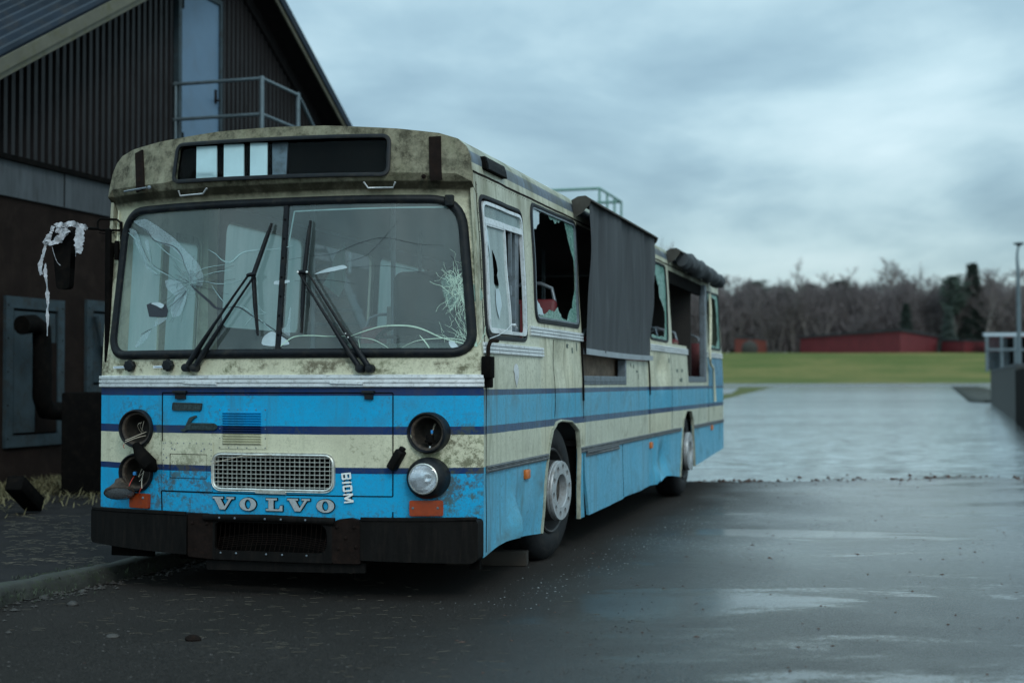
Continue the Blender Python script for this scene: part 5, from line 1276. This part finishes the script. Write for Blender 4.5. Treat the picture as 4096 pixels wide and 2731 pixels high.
for u in (-6.95,-5.92): 
    v=[bm.verts.new((u+du,s,z)) for du in (0,.03) for (s,z) in ((10.25,4.15),(14.9,.25),(14.9,.0),(10.25,3.90))]
    bm.faces.new(v[:4]); bm.faces.new(v[4:][::-1])
    for i in range(4): bm.faces.new((v[i],v[(i+1)%4],v[4+(i+1)%4],v[4+i]))
bx(bm,-6.0,-5.92,9.0,9.08,.0,4.12); bx(bm,-6.0,-5.92,10.2,10.25,.0,4.12)
obj('stair',bm,M_GALVP,bld)
# wall hatches
def WS(px,py):  # pixel -> (s,z) on the wall, used once to read the layout off the plan
    x=(px-1176)/3150.; k=(.9604*x-.27867); Y=(UW-2.35)/k; X=x*Y
    s=(X+.1635)*.27867+(Y-7.87)*.9604; z=1.25+(872-py)/3150*Y; return s,z
h1=[WS(3,676),WS(138,1016)]; h2=[WS(190,686),WS(250,905)]
def hatch(s0,s1,z0,z1):
    bm=bmesh.new(); w=.13
    bx(bm,UW+.02,UW+.06,s0,s1,z0,z0+w); bx(bm,UW+.02,UW+.06,s0,s1,z1-w,z1); bx(bm,UW+.02,UW+.06,s0,s0+w,z0+w+.001,z1-w-.001); bx(bm,UW+.02,UW+.06,s1-w,s1,z0+w+.001,z1-w-.001)
    f=obj('wall_hatch',bm,M_GALVP,bld)
    bm=bmesh.new(); bx(bm,UW+.02,UW+.045,s0+w+.03,s1-w-.03,z0+w+.03,z1-w-.03); obj('hatch_leaf',bm,M_GALVP,f)
    bm=bmesh.new(); bx(bm,UW+.021,UW+.03,s0+w,s1-w,z0+w,z1-w); obj('hatch_gap',bm,M_BLK,f)
    bm=bmesh.new()
    for k in range(5):
        for s in (s0+.04,s1-.04): lathe(bm,[(.012,0),(.0,.008)],Matrix.Translation((UW+.06,s,z0+.1+k*(z1-z0-.2)/4))@Matrix.Rotation(R_(90),4,'Y'),6)
    pieces('hatch_bolt',bm,M_BLK,f)
    return f
print('hatches',h1,h2)
f=hatch(h1[0][0],h1[1][0],h1[1][1],h1[0][1]); f['label']='left wall hatch with rust-stained leaf'
bm=bmesh.new(); s_0=h1[0][0]; s_1=h1[1][0]
bx(bm,UW+.046,UW+.05,s_0+.55,s_0+.95,h1[1][1]+.15,h1[0][1]-.5); obj('rust_stain',bm,M_RUST,f)
f=hatch(h2[0][0],h2[1][0]+.8,h2[1][1],h2[0][1]); f['label']='right wall hatch half hidden by the bus'
bm=bmesh.new(); bx(bm,UW+.05,UW+.12,h2[0][0]+.35,h2[0][0]+.8,h2[1][1]+.1,h2[0][1]-.4); obj('hatch_recess',bm,M_BLK,f)
bm=bmesh.new(); a,b=WS(215,790); tube(bm,[(UW+.10,a-.1,b+.35),(UW+.12,a,b),(UW+.10,a+.35,b-.35)],.035,8); obj('hatch_lever',bm,M_GALVP,f)
# duct against the wall
du=bmesh.new(); a0,b0=WS(78,785); a1,b1=WS(117,720); a2,b2_=WS(105,935)
pt=[WS(-14,745),WS(12,742),WS(33,755),WS(35,800),WS(35,910),WS(44,938),WS(85,942)]
tube(du,[BM@Vector((UW+.35,s,z)) for s,z in pt],.105,14); o=obj('duct',du,M_BLK,None,60); tag(o,'thick black duct bent across the left wall hatch','duct')
sA,_=WS(141,900); sB,_=WS(236,900)
bm=bmesh.new(); rbox(bm,-4.62,-3.2,14.06,14.9,.085,1.13,.02)
bxo=obj('steel_tank',bm,M_BLK,None,30); tag(bxo,'square black tank standing between the wall and the bus','tank')
# leaning timber baulk by the wall
pA=G(32,1105,.38); pB=G(80,1170,.10)
bm=bmesh.new(); 
p0=Vector((pA[0],pA[1],.38)); p1=Vector((pB[0],pB[1],.15)); q=(p1-p0).to_track_quat('Z','Y').to_matrix().to_4x4(); rbox(bm,-.08,.08,-.07,.07,0,(p1-p0).length,.02,2,Matrix.Translation(p0)@q)
o=obj('timber_baulk',bm,M_BLK,None,30); tag(o,'dark timber baulk lying on dry grass below the wall','timber')
# timber block by the front wheel
c=G(1160,1303)
bm=bmesh.new(); rbox(bm,-.42,.13,-.07,.07,0,.095,.006,2,Matrix.Translation((c[0]+.02,c[1]+.15,.0))@Matrix.Rotation(R_(-6),4,'Z')); o=obj('timber_block',bm,simple('wet_timber',(.035,.028,.022),.8,var=.3),None,30); tag(o,'short timber block on the ground before the front wheel','block')

# ------------------------------------------------------------------ grass, litter, stones (stuff)
M_DRY=simple('dry_grass',(.11,.095,.045),.8,var=.45,scale=20.); M_GRN=simple('green_tuft',(.028,.040,.018),.8,var=.4,scale=20.)
random.seed(21)
bm=bmesh.new()
def blade(bm,x,y,z,L,lean,w,az):
    d=Vector((math.cos(az),math.sin(az),0)); n=Vector((-d.y,d.x,0))*w
    a=Vector((x,y,z)); b=a+d*L*lean*.5+Vector((0,0,L*(1-lean)*.6)); c=a+d*L*lean+Vector((0,0,max(.01,L*(1-lean)*.9)))
    v=[bm.verts.new(a-n),bm.verts.new(a+n),bm.verts.new(b+n*.7),bm.verts.new(b-n*.7),bm.verts.new(c)]
    bm.faces.new(v[:4]); bm.faces.new((v[3],v[2],v[4]))
cnt=0
while cnt<15000:
    s=random.uniform(-2,8.5); u=UW+.1+abs(random.gauss(0,.75)); p=BM@Vector((u,s,.085))
    if random.random()>.3+.7*noise.noise(Vector((u*2,s*1.2,5))): 
        if random.random()<.5: continue
    blade(bm,p.x,p.y,.085,random.uniform(.08,.25),random.uniform(.4,.98),.006,random.uniform(0,6.28)); cnt+=1
o=obj('dry_grass',bm,M_DRY,None,recalc=False); tag(o,kind='stuff')
bm=bmesh.new()
for k in range(2600):
    i=random.randrange(len(P)-8); d=random.gauss(.13,.06); q=kerbF(i,d,.08)
    if noise.noise(Vector((q[0]*2.5,q[1]*2.5,0)))<.0: continue
    blade(bm,q[0]+random.uniform(-.05,.05),q[1],.085,random.uniform(.015,.045),random.uniform(.3,.95),.002,random.uniform(0,6.28))
for c_ in (G(300,1270,.09),G(205,1300,.09),G(60,1385,0)):
    for k in range(260): blade(bm,c_[0]+random.gauss(0,.16),c_[1]+random.gauss(0,.12),.06,random.uniform(.02,.055),random.uniform(.3,.95),.002,random.uniform(0,6.28))
o=obj('green_grass',bm,M_GRN,None,recalc=False); tag(o,kind='stuff')
M_STRAW=simple('pine_straw',(.10,.085,.06),.6,var=.4,scale=30.)
bm=bmesh.new()
for k in range(300):
    px=random.gauss(560,330); py=random.gauss(1420,70)
    if py<1300 or py>1600 or px<-100: continue
    x,y=G(px,py); a=random.gauss(0,.5)+random.choice((0,math.pi)); L=random.uniform(.02,.075); cv_=random.uniform(-.28,.28)
    pts=[]
    for i in range(5):
        pts.append((x,y,.004)); x+=math.cos(a)*L/4; y+=math.sin(a)*L/4; a+=cv_
    tube(bm,pts,.0008,3,cap=False)
for k in range(260):
    px=random.uniform(0,230); py=random.uniform(1180,1300); x,y=G(px,py,.09); a=random.gauss(0,.6); L=random.uniform(.03,.09)
    tube(bm,[(x,y,.10),(x+L*math.cos(a)*.5,y+L*math.sin(a)*.5,.105),(x+L*math.cos(a),y+L*math.sin(a)+.01,.10)],.0013,3,cap=False)
o=obj('straw_litter',bm,M_STRAW,None,recalc=False); tag(o,kind='stuff')
M_STONE=simple('small_stones',(.034,.030,.027),.6,var=.6,scale=4.,)
M_LEAF=simple('brown_leaf_crumbs',(.06,.028,.018),.7,var=.5,scale=8.)
def stones(nm,m,gen,n,r0,r1,sq=.6):
    bm=bmesh.new()
    for k in range(n):
        q=gen()
        if q is None: continue
        x,y,z=q; r=random.uniform(r0,r1)*random.choice((1,1,1,1.7)); vs=[]
        for d in ((1,0,0),(-1,0,0),(0,1,0),(0,-1,0),(0,0,1),(0,0,-.4)):
            vs.append(bm.verts.new((x+d[0]*r*random.uniform(.6,1.2),y+d[1]*r*random.uniform(.6,1.2),z+d[2]*r*sq*random.uniform(.6,1.2))))
        for a,b,c in ((0,2,4),(2,1,4),(1,3,4),(3,0,4),(2,0,5),(1,2,5),(3,1,5),(0,3,5)): bm.faces.new((vs[a],vs[b],vs[c]))
    o=obj(nm,bm,m,None,recalc=False); tag(o,kind='stuff')
def gl():
    px=random.uniform(-50,1500); py=random.uniform(1330,1640); x,y=G(px,py); return (x,y,gh(x,y)+.001)
stones('gravel',M_STONE,gl,1100,.0022,.006)
def gk():
    i=random.randrange(len(P)); q=kerbF(i,-abs(random.gauss(.05,.08)),.004); return (q[0],q[1],.006)
stones('kerb_rubble',M_STONE,gk,260,.006,.018)
def gw():  # along the bus side, wet glinting crumbs
    s=random.uniform(-.3,8.5); u=.25+random.gauss(0,.16)+.05*s; p=BM@Vector((u,s,0)); return (p.x,p.y,gh(p.x,p.y)+.002)
stones('glass_crumbs',simple('glass_crumb',(.14,.15,.15),.3,var=.6,scale=9.),gw,650,.002,.006)
def gr():
    x=random.uniform(-.3,7.5); y=random.uniform(4,17); 
    if x<-.1+.3*(y-8): return None
    return (x,y,gh(x,y)+.001)
stones('leaf_crumbs',M_LEAF,gr,800,.004,.011,.4)
def gs_():
    x=random.uniform(1.8,8.5); y=ysh(x)+.18*noise.noise(Vector((x*.9,0,3)))+.06*noise.noise(Vector((x*4,0,3)))+random.gauss(.0,.10)+(random.gauss(0,.5) if random.random()<.3 else 0); return (x,y,ZW+.005)
stones('shoreline_debris',M_LEAF,gs_,300,.006,.026,.6)
o=[]
for i,(px,py,r) in enumerate(((442,1470,.035),(258,1463,.028),(165,1388,.03),(100,1372,.025))):
    x,y=G(px,py); bm=bmesh.new(); bmesh.ops.create_icosphere(bm,subdivisions=2,radius=r)
    for v in bm.verts: v.co=Vector((v.co.x*1.2,v.co.y,v.co.z*.6))*(1+.3*noise.noise(v.co*30+Vector((i,0,0))))+Vector((x,y,r*.3))
    lb=['dark stone lying alone on the asphalt before the bus','small brown stone left on the asphalt near the kerb bend','grey stone at the foot of the mossy kerb','smaller stone at the kerb foot, nearest the picture edge'][i]
    tag(obj('stone',bm,M_RUST if i==0 else M_STONE,None,30),lb,'stone','loose stones on the asphalt')

# ------------------------------------------------------------------ background
M_RED=simple('red_shed_boards',(.12,.012,.017),.75,var=.2,scale=.4); M_REDD=simple('red_gable_boards',(.13,.013,.018),.75,var=.2,scale=.4)
M_ROOFD=simple('dark_felt_roof',(.022,.022,.026),.7,var=.3,scale=.3)
def shed(C,L,Rr,z0,zC,zL,zR,lab,orange=False):
    e=empty('shed',(C[0],C[1],z0),0,lab,'shed','red sheds at the edge of the wood'); o0=Vector((C[0],C[1],z0))
    B=(L[0]+Rr[0]-C[0],L[1]+Rr[1]-C[1])
    bm=bmesh.new(); pts=[(C,zC),(Rr,zR),(B,(zL+zR)/2),(L,zL)]; lo=[bm.verts.new(Vector((p[0],p[1],z0-3))-o0) for p,z in pts]; hi=[bm.verts.new(Vector((p[0],p[1],z))-o0) for p,z in pts]
    for i in range(4): bm.faces.new((lo[i],lo[(i+1)%4],hi[(i+1)%4],hi[i]))
    obj('wall',bm,M_RED if not orange else simple('orange_shed',(.13,.024,.016),.7),e)
    bm=bmesh.new(); ov=1.03; cx=(C[0]+B[0])/2; cy=(C[1]+B[1])/2
    for dz in (0,.45):
        pass
    v=[[bm.verts.new(Vector((cx+(p[0]-cx)*ov,cy+(p[1]-cy)*ov,z+dz))-o0) for p,z in pts] for dz in (.01,.45)]
    bm.faces.new(v[0]); bm.faces.new(v[1])
    for i in range(4): bm.faces.new((v[0][i],v[0][(i+1)%4],v[1][(i+1)%4],v[1][i]))
    obj('roof',bm,M_ROOFD,e); return e
def XP(px,Y): return (px-1176)/3150*Y
def ZP_(py,Y): return 1.25+(872-py)/3150*Y
sh=shed((XP(2068,302),302),(XP(1838,330),330),(XP(2153,325),325),7.0,ZP_(762,302),ZP_(778,330),ZP_(776,325),'long low dark red shed with a near flat roof, the largest by the wood')
bm=bmesh.new(); 
shed((XP(2215,312),312),(XP(2163,322),322),(XP(2262,322),322),7.2,ZP_(786,312),ZP_(786,322),ZP_(787,322),'small dark red shed just right of the long shed')
shed((XP(2300,300),300),(XP(2262,315),315),(XP(2400,310),310),7.0,ZP_(770,300),ZP_(772,315),ZP_(768,310),'red shed behind the railings of the loading dock')
shed((XP(1735,316),316),(XP(1688,320),320),(XP(1760,326),326),7.2,ZP_(780,316),ZP_(778,320),ZP_(784,326),'orange red hut half hidden at the edge of the wood, left of the long shed',True)
bm=bmesh.new(); lathe(bm,[(1.6,0),(1.9,1.2),(1.4,2.6),(0,3.2)],Matrix.Translation((XP(1722,310),310,6.9)),20); tag(obj('brushwood_heap',bm,simple('heap_brown',(.028,.026,.022),.9,var=.5),None,60),'dark round heap in front of the orange red hut','heap')
# trees
def barkm(n,c): return simple(n,c,.85,var=.3,scale=2.)
M_BIR=barkm('birch_bark',(.20,.175,.16)); M_BRK=barkm('brown_bark',(.12,.10,.095)); M_TWG=barkm('brown_twigs',(.125,.105,.108)); M_TWB=barkm('birch_twigs',(.15,.12,.125)); M_PIN=barkm('pine_needles',(.032,.052,.038)); M_PIN2=barkm('dark_spruce',(.045,.065,.055))
def bare_tree(seed,H,spread,birch=False,dense=1.):
    r=random.Random(seed); tb=bmesh.new(); cb=bmesh.new(); tips=[]
    def br(p,d,L,rad,lev):
        n=4; pts=[p]; q=p.copy(); dd=d.copy()
        for i in range(n):
            dd=(dd+Vector((r.uniform(-.16,.16),r.uniform(-.16,.16),r.uniform(-.02,.14)))).normalized(); q=q+dd*L/n; pts.append(q.copy())
        tube(tb,pts,[rad*(1-.75*i/n) for i in range(n+1)],5 if lev==0 else 3,cap=False)
        if lev>=3 or L<.9: 
            tips.append((pts,dd)); return
        k=int((9 if lev==0 else 5)*dense)
        for j in range(k):
            t=(.28+.72*j/k) if lev==0 else r.uniform(.25,1); f=t*n; i=min(int(f),n-1); pp=pts[i].lerp(pts[i+1],f-i)
            a=r.uniform(0,6.28); up=r.uniform(.5,1.2); nd=(Vector((math.cos(a),math.sin(a),0))*spread+dd*up).normalized()
            br(pp,nd,L*(r.uniform(.32,.55)*(1.15-.5*t) if lev==0 else r.uniform(.42,.62)),rad*.42,lev+1)
    br(Vector((0,0,-1)),Vector((0,0,1)),H,.016*H,0)
    for pts,d in tips:
        for k in range(int(15*dense)):
            i=r.randrange(len(pts)-1); p=pts[i].lerp(pts[i+1],r.random()); a=r.uniform(0,6.28)
            nd=(Vector((math.cos(a),math.sin(a),r.uniform(-.6,.7) if birch else r.uniform(-.1,.9)))+d*.7).normalized(); L=r.uniform(.5,1.5); sdir=nd.cross(Vector((r.random(),r.random(),r.random()))).normalized()*.035
            v=[cb.verts.new(p-sdir),cb.verts.new(p+sdir),cb.verts.new(p+nd*L)]; cb.faces.new(v)
    return tb,cb
def pine(seed,H,spruce=False):
    r=random.Random(seed); tb=bmesh.new(); cb=bmesh.new(); tube(tb,[(0,0,-1),(0,0,H*.5),(.1,0,H*.97)],[.22,.16,.03],6,cap=False)
    z=H*(.12 if spruce else .50)
    while z<H*.99:
        f=(z-H*.1)/(H*.9); R0=(H*.17*(1-f)+.2) if spruce else H*.17*math.sqrt(max(0.02,math.sin(math.pi*min(1,max(0.,(z/H-.44)/.58)))))
        for k in range(12 if spruce else 9):
            a=r.uniform(0,6.28); L=R0*r.uniform(.6,1.25); e=Vector((math.cos(a)*L,math.sin(a)*L,(-.15 if spruce else .25)*L)); tube(tb,[(0,0,z),tuple(Vector((0,0,z))+e)],[.05,.02],3,cap=False)
            for j in range(26):
                t=r.uniform(.25,1.05); p=Vector((0,0,z))+e*t+Vector((r.gauss(0,.35),r.gauss(0,.35),r.gauss(0,.2))); n=Vector((r.uniform(-1,1),r.uniform(-1,1),r.uniform(-.4,.6))).normalized(); s=n.orthogonal().normalized()*.17; L2=r.uniform(.5,1.0)
                v=[cb.verts.new(p-s),cb.verts.new(p+s),cb.verts.new(p+n*L2)]; cb.faces.new(v)
        z+=H*(.030 if spruce else .045)
    return tb,cb
def proto(name,bms,mt,mc,label,cat='tree',grp=None):
    e=empty(name,(0,0,0),0,label,cat,grp); e['h']=max(v.co.z for v in bms[1].verts); obj('trunk',bms[0],mt,e,60,recalc=False); obj('crown',bms[1],mc,e,recalc=False); return e
PR=[proto('bare_tree',bare_tree(1,20,.75),M_BRK,M_TWG,''),proto('bare_tree',bare_tree(2,20,.6),M_BRK,M_TWG,''),proto('bare_tree',bare_tree(7,19,.9),M_BRK,M_TWG,''),
    proto('birch_tree',bare_tree(4,21,.45,True),M_BIR,M_TWB,''),proto('birch_tree',bare_tree(9,22,.5,True),M_BIR,M_TWB,''),
    proto('pine_tree',pine(3,19),M_BRK,M_PIN,''),proto('spruce_tree',pine(6,20,True),M_BRK,M_PIN2,'')]
used=set(); PH=[e['h'] for e in PR]
for e in PR: del e['h']
GRP={'bare_tree':'bare trees of the far wood','birch_tree':'birches of the far wood','pine_tree':'pines of the far wood','spruce_tree':'spruces of the far wood'}
CAT={'bare_tree':'tree','birch_tree':'birch','pine_tree':'pine','spruce_tree':'spruce'}
GL={'bare_tree':'bare brown tree standing in the far wood behind the field','birch_tree':'pale stemmed birch standing in the far wood behind the field','pine_tree':'dark green pine crown rising in the far wood','spruce_tree':'dark pointed spruce standing in the far wood'}
def place(k,px,Y,topy,lab=None,rot=None):
    src=PR[k]; H=PH[k]; x=XP(px,Y); z0=hz(Y) if Y>235 else -.05; h=ZP_(topy,Y)-z0; sc_=h/H
    if k in used:
        o=src.copy(); link(o)
        for ch in src.children: c=ch.copy(); link(c,o)
    else: o=src; used.add(k)
    o.location=(x,Y,z0); o.rotation_euler=(0,0,random.uniform(0,6.28) if rot is None else rot); w=sc_*random.uniform(.9,1.15); o.scale=(w,w,sc_)
    nm=o.name.split('.')[0]; tag(o,lab or GL[nm],CAT[nm],GRP[nm] if not lab else None)
    if lab and 'group' in o: del o['group']
    return o
random.seed(77)
place(3,1862,338,592,'tall forked birch rising above the left end of the long red shed')
place(4,2038,345,583,'wide bare crown rising highest above the middle of the wood')
place(0,1962,340,608,'thin bare tree between the two highest crowns')
place(6,2236,335,603,'pointed dark spruce near the lamp post')
place(5,2192,332,628,'ragged dark pine left of the pointed spruce')
place(6,2082,326,696,'small dark green spruce above the long red shed roof')
place(6,2180,328,705,'low dark spruce behind the small red shed')
place(5,1742,348,640,'round topped pine at the left end of the wood')
place(5,1932,352,640,'round topped pine beside the tall forked birch')
place(1,2118,340,618); place(0,2290,332,612); place(2,2336,330,606); place(4,2262,330,632)
px=1580
while px<2480:
    for row,(Y0,ty) in enumerate(((338,690),(352,668),(368,650))):
        k=random.choice((0,1,2,0,1,2,3,4)) if row<2 else random.choice((0,1,2,5,0,1,2))
        if random.random()<.88: place(k,px+random.uniform(-14,14),Y0+random.uniform(-4,6),ty-random.uniform(-30,34)-(10 if px>2250 else 0)+(15 if px<1700 else 0))
    px+=20
px=1000
while px<1580: place(random.choice((0,1,2,3)),px,random.uniform(345,370),640+random.uniform(-20,20)); px+=34
for px,ty,k in ((1506,545,3),(1528,556,3),(1548,548,4)):
    o=place(k,px,205,ty,'tall bare birch standing apart, its tip just above the bus awning'); o.scale.x*=.35; o.scale.y*=.35; o['group']='birches seen over the bus'
for o in PR: pass
# the wood behind the photographer, mirrored in the windshield
bm=bmesh.new(); r=random.Random(9)
for k in range(46):
    cx=-60+k*2.7+r.uniform(-1,1); cy=-52+r.uniform(-5,5); H=r.uniform(5.5,11.5)
    tube(bm,[(cx,cy,0),(cx,cy,H*.9)],[.2,.05],5,cap=False)
    for j in range(420):
        t_=r.random()**.7; z=H*(.08+.92*t_); R0=(1-t_)*1.9+.1; a=r.uniform(0,6.28); p=Vector((cx+math.cos(a)*R0*r.uniform(.2,1),cy+math.sin(a)*R0*r.uniform(.2,1),z)); n=Vector((r.uniform(-1,1),r.uniform(-1,1),r.uniform(-.8,.3))).normalized(); s=n.orthogonal().normalized()*.16
        bm.faces.new([bm.verts.new(p-s),bm.verts.new(p+s),bm.verts.new(p+n*.8)])
tag(obj('woodland',bm,M_PIN2,None,recalc=False),kind='stuff')
# dense thicket filling the wood between stems
bm=bmesh.new(); r=random.Random(5)
for k in range(190000):
    px_=r.uniform(1560,2520) if k<140000 else r.uniform(960,1560); Y=r.uniform(338,392); x=XP(px_,Y); top_=ZP_(684-26*noise.noise(Vector((px_*.02,0,0)))-14*noise.noise(Vector((px_*.07,4,0))),365)
    z=hz(Y)+(top_-hz(Y))*r.random()**.8; d=Vector((r.uniform(-.35,.35),r.uniform(-.35,.35),1)).normalized(); L=r.uniform(1.2,3.4); s=Vector((r.uniform(-1,1),r.uniform(-1,1),0)).normalized()*r.uniform(.06,.14)
    a=Vector((x,Y,z)); v=[bm.verts.new(a-s),bm.verts.new(a+s),bm.verts.new(a+d*L)]; bm.faces.new(v)
tag(obj('thicket',bm,M_TWG,None,recalc=False),kind='stuff')
# loading dock at the right
DM=Matrix.Translation((14.72,38.,0))@Matrix.Rotation(-R_(16.5),4,'Z')
def dock_obj(e,nm,bm,m,sm=None): return obj(nm,bm,m,e,sm)
dk=empty('loading_dock',(14.5,39.4,0),-R_(18.1),'stained concrete loading dock with steel rails at the right of the flooded lot','loading dock')
M_DOCK=simple('stained_concrete',(.035,.037,.036),.8,var=.45,scale=1.4,bump=.3,bscale=20.,dirt=(.03,.03,.025),dirtamt=.7,streak=True)
bm=bmesh.new(); bx(bm,0.,14,0.,36.5,-.3,1.62); dock_obj(dk,'platform',bm,M_DOCK)
bm=bmesh.new(); bx(bm,-.05,8,-8,-.01,-.3,1.50); o=dock_obj(dk,'dark_block',bm,M_BLK)
bm=bmesh.new(); bx(bm,-.02,.25,.2,36.4,1.62,1.70); dock_obj(dk,'kerb_edge',bm,M_CONC)
DI=(Matrix.Translation((14.5,39.4,0))@Matrix.Rotation(-R_(18.1),4,'Z')).inverted()
bm=bmesh.new(); bx(bm,24.1,40,70,70.15,3.42,3.60,DI); dock_obj(dk,'top_beam',bm,simple('white_beam',(.34,.41,.46),.5,var=.1))
bm=bmesh.new()
for i,xx in enumerate((24.15,24.9,25.6,26.9,28.2,29.5,31)): bx(bm,xx,xx+.12,69.86,69.98,1.62,3.42 if i<6 else 3.6,DI)
bx(bm,24.15,40,69.8,69.85,2.68,2.80,DI)
dock_obj(dk,'rail',bm,M_GALV)
bm=bmesh.new()
for i in range(6): bx(bm,24.45+i*.16,24.53+i*.16,70.2,70.26,2.7,3.42,DI)
bx(bm,24.3,25.5,70.3,70.36,1.7,2.66,DI); dock_obj(dk,'slatted_screen',bm,M_GALVP)
bm=bmesh.new(); rbox(bm,25.75,26.75,70.5,72,1.7,3.4,.05,2,DI); o=dock_obj(dk,'equipment_cabinet',bm,M_BLK)
bm=bmesh.new(); rbox(bm,.9,1.5,.6,1.4,1.62,1.85,.05); dock_obj(dk,'blue_bin_lid',bm,simple('blue_plastic',(.01,.08,.22),.4))
bm=bmesh.new(); rbox(bm,1.2,3.2,1.8,5.,1.62,2.5,.05); dock_obj(dk,'rusty_bin',bm,M_RUST)
# lamp post
lx,ly=XP(2341,60),60
lp=empty('street_lamp',(lx,ly,1.6),0,'tall grey lamp post rising behind the loading dock rails','street lamp')
bm=bmesh.new(); tube(bm,[(0,0,0),(0,0,3.6),(.0,0,4.3),(-.04,0,4.9),(-.02,0,5.25),(.04,0,5.5)],[.10,.085,.075,.06,.05,.05],10); obj('pole',bm,M_GALV,lp,60)
bm=bmesh.new(); lathe(bm,[(.06,0),(.12,.04),(.24,.10),(.25,.13),(0,.17)],Matrix.Translation((.05,0,5.46)),18); obj('lamp_head',bm,M_GALVP,lp,50)
# low wall fragments / rubble bank at the water edge by the dock
bm=bmesh.new(); 
for i in range(26):
    t=i/25; y=50+t*150; x=XP(2262-t*62,y)+random.uniform(-.5,.5)
    y=3937/( (925-872)-(t*34) ); x=XP(2262-66*t,y); rbox(bm,x-.5,x+3.0,y-1.2,y+1.2,-.3,.06+.05*random.random(),.04,1)
tag(obj('kerb',bm,M_KERB,None),kind='structure')
# lookout platform with green rails beyond the bus
pl=empty('lookout_platform',(0,0,0),-YAW,'raised platform with pale green railings behind the bus roof','platform')
M_GREEN2=simple('pale_green_rail',(.10,.22,.18),.5,.1,var=.2)
PB=Matrix.Translation((2.12,33,0))@Matrix.Rotation(-YAW,4,'Z'); pl.location=(2.12,33,0)
bm=bmesh.new(); zt=5.86
for z in (zt,zt-.55,zt-1.05): tube(bm,[(-3.2,0,z),(0,0,z),(0,2.6,z),(-3.2,2.6,z)],.035,8,closed=True)
for (x,y) in ((0,0),(0,.87),(0,1.74),(0,2.6),(-1.1,2.6),(-2.2,2.6),(-1.6,0),(-3.2,0),(-3.2,2.6)): tube(bm,[(x,y,zt-1.2),(x,y,zt)],.028,8)
obj('railing',bm,M_GREEN2,pl,60)
bm=bmesh.new(); bx(bm,-3.3,.05,-.05,2.65,zt-1.32,zt-1.2); obj('deck',bm,M_GALVP,pl)
for (x,y) in ((-.1,.1),(-.1,2.5),(-3.1,.1),(-3.1,2.5)):
    bm=bmesh.new(); bx(bm,x-.07,x+.07,y-.07,y+.07,-.4,zt-1.32); obj('leg',bm,M_GALVP,pl)

# ------------------------------------------------------------------ light, sky, camera
w=bpy.data.worlds.new('World'); sc.world=w; w.use_nodes=True
t=NT(w); out=t.n['World Output']; bg=t.n['Background']
SUN_EL=R_(38); SUN_AZ=R_(160)   # behind the camera, to the right
sky=t.node('ShaderNodeTexSky',sky_type='NISHITA',sun_disc=False,sun_elevation=SUN_EL,sun_rotation=SUN_AZ)
t.l.new(sky.outputs[0],bg.inputs[0]); bg.inputs[1].default_value=.03
tc=t.node('ShaderNodeTexCoord'); d=tc.outputs['Generated']; x,y,z=t.sep(d)
zc=t.math('MAXIMUM',z,.0); k=t.math('ADD',zc,.22)
pv=t.comb(t.math('DIVIDE',x,k),t.math('DIVIDE',y,k),0.)
n=t.noise(t.vadd(pv,(3.3,1.2,0)),.9,7.,.52,.35); n2=t.noise(t.vadd(pv,(9.3,5.2,0)),2.6,6.,.55,.3)
f=t.math('ADD',t.math('MULTIPLY',n,.75),t.math('MULTIPLY',n2,.25))
col=t.ramp(f,[(.36,(.165,.275,.34)),(.47,(.29,.435,.495)),(.54,(.42,.58,.625)),(.66,(.60,.75,.785))])
# overcast: brighter overhead and behind the camera than towards the picture's horizon
gain=t.math('ADD',t.mr(zc,0.,.20,.74,1.03),t.math('MULTIPLY',t.math('POWER',zc,1.3),1.1)); back=t.mr(y,.3,-.9,0.,.9); gain=t.math('ADD',gain,t.math('MULTIPLY',back,.9))
b2=t.node('ShaderNodeBackground',{0:col,1:gain}).outputs[0]
ad=t.node('ShaderNodeAddShader',{0:bg.outputs[0],1:b2}).outputs[0]; t.l.new(ad,out.inputs[0])
sd=bpy.data.lights.new('sun','SUN'); sd.energy=.9; sd.angle=R_(14); sd.color=(.98,1,.95)
so_=bpy.data.objects.new('sun',sd); link(so_)
dirv=Vector((math.sin(SUN_AZ)*math.cos(SUN_EL),math.cos(SUN_AZ)*math.cos(SUN_EL),math.sin(SUN_EL)))
so_.rotation_euler=dirv.to_track_quat('Z','Y').to_euler()
cd=bpy.data.cameras.new('camera'); cam=bpy.data.objects.new('camera',cd); link(cam); sc.camera=cam
cd.sensor_width=36; cd.lens=36*3150/2352.; cd.clip_end=4000; cd.clip_start=.05
cam.location=(0,0,1.25); p=math.atan(88/3150.)
cam.rotation_euler=(Matrix.Rotation(R_(90)+p,3,'X')@Matrix.Rotation(R_(-.12),3,'Z')).to_euler()
cd.dof.use_dof=True; cd.dof.focus_distance=8.3; cd.dof.aperture_fstop=1.7
vs_=sc.view_settings; vs_.view_transform='Standard'; vs_.look='None'; vs_.exposure=-.05; vs_.gamma=1.0
sc.render.resolution_x=1024; sc.render.resolution_y=682
sc.cycles.max_bounces=8; sc.cycles.transparent_max_bounces=16
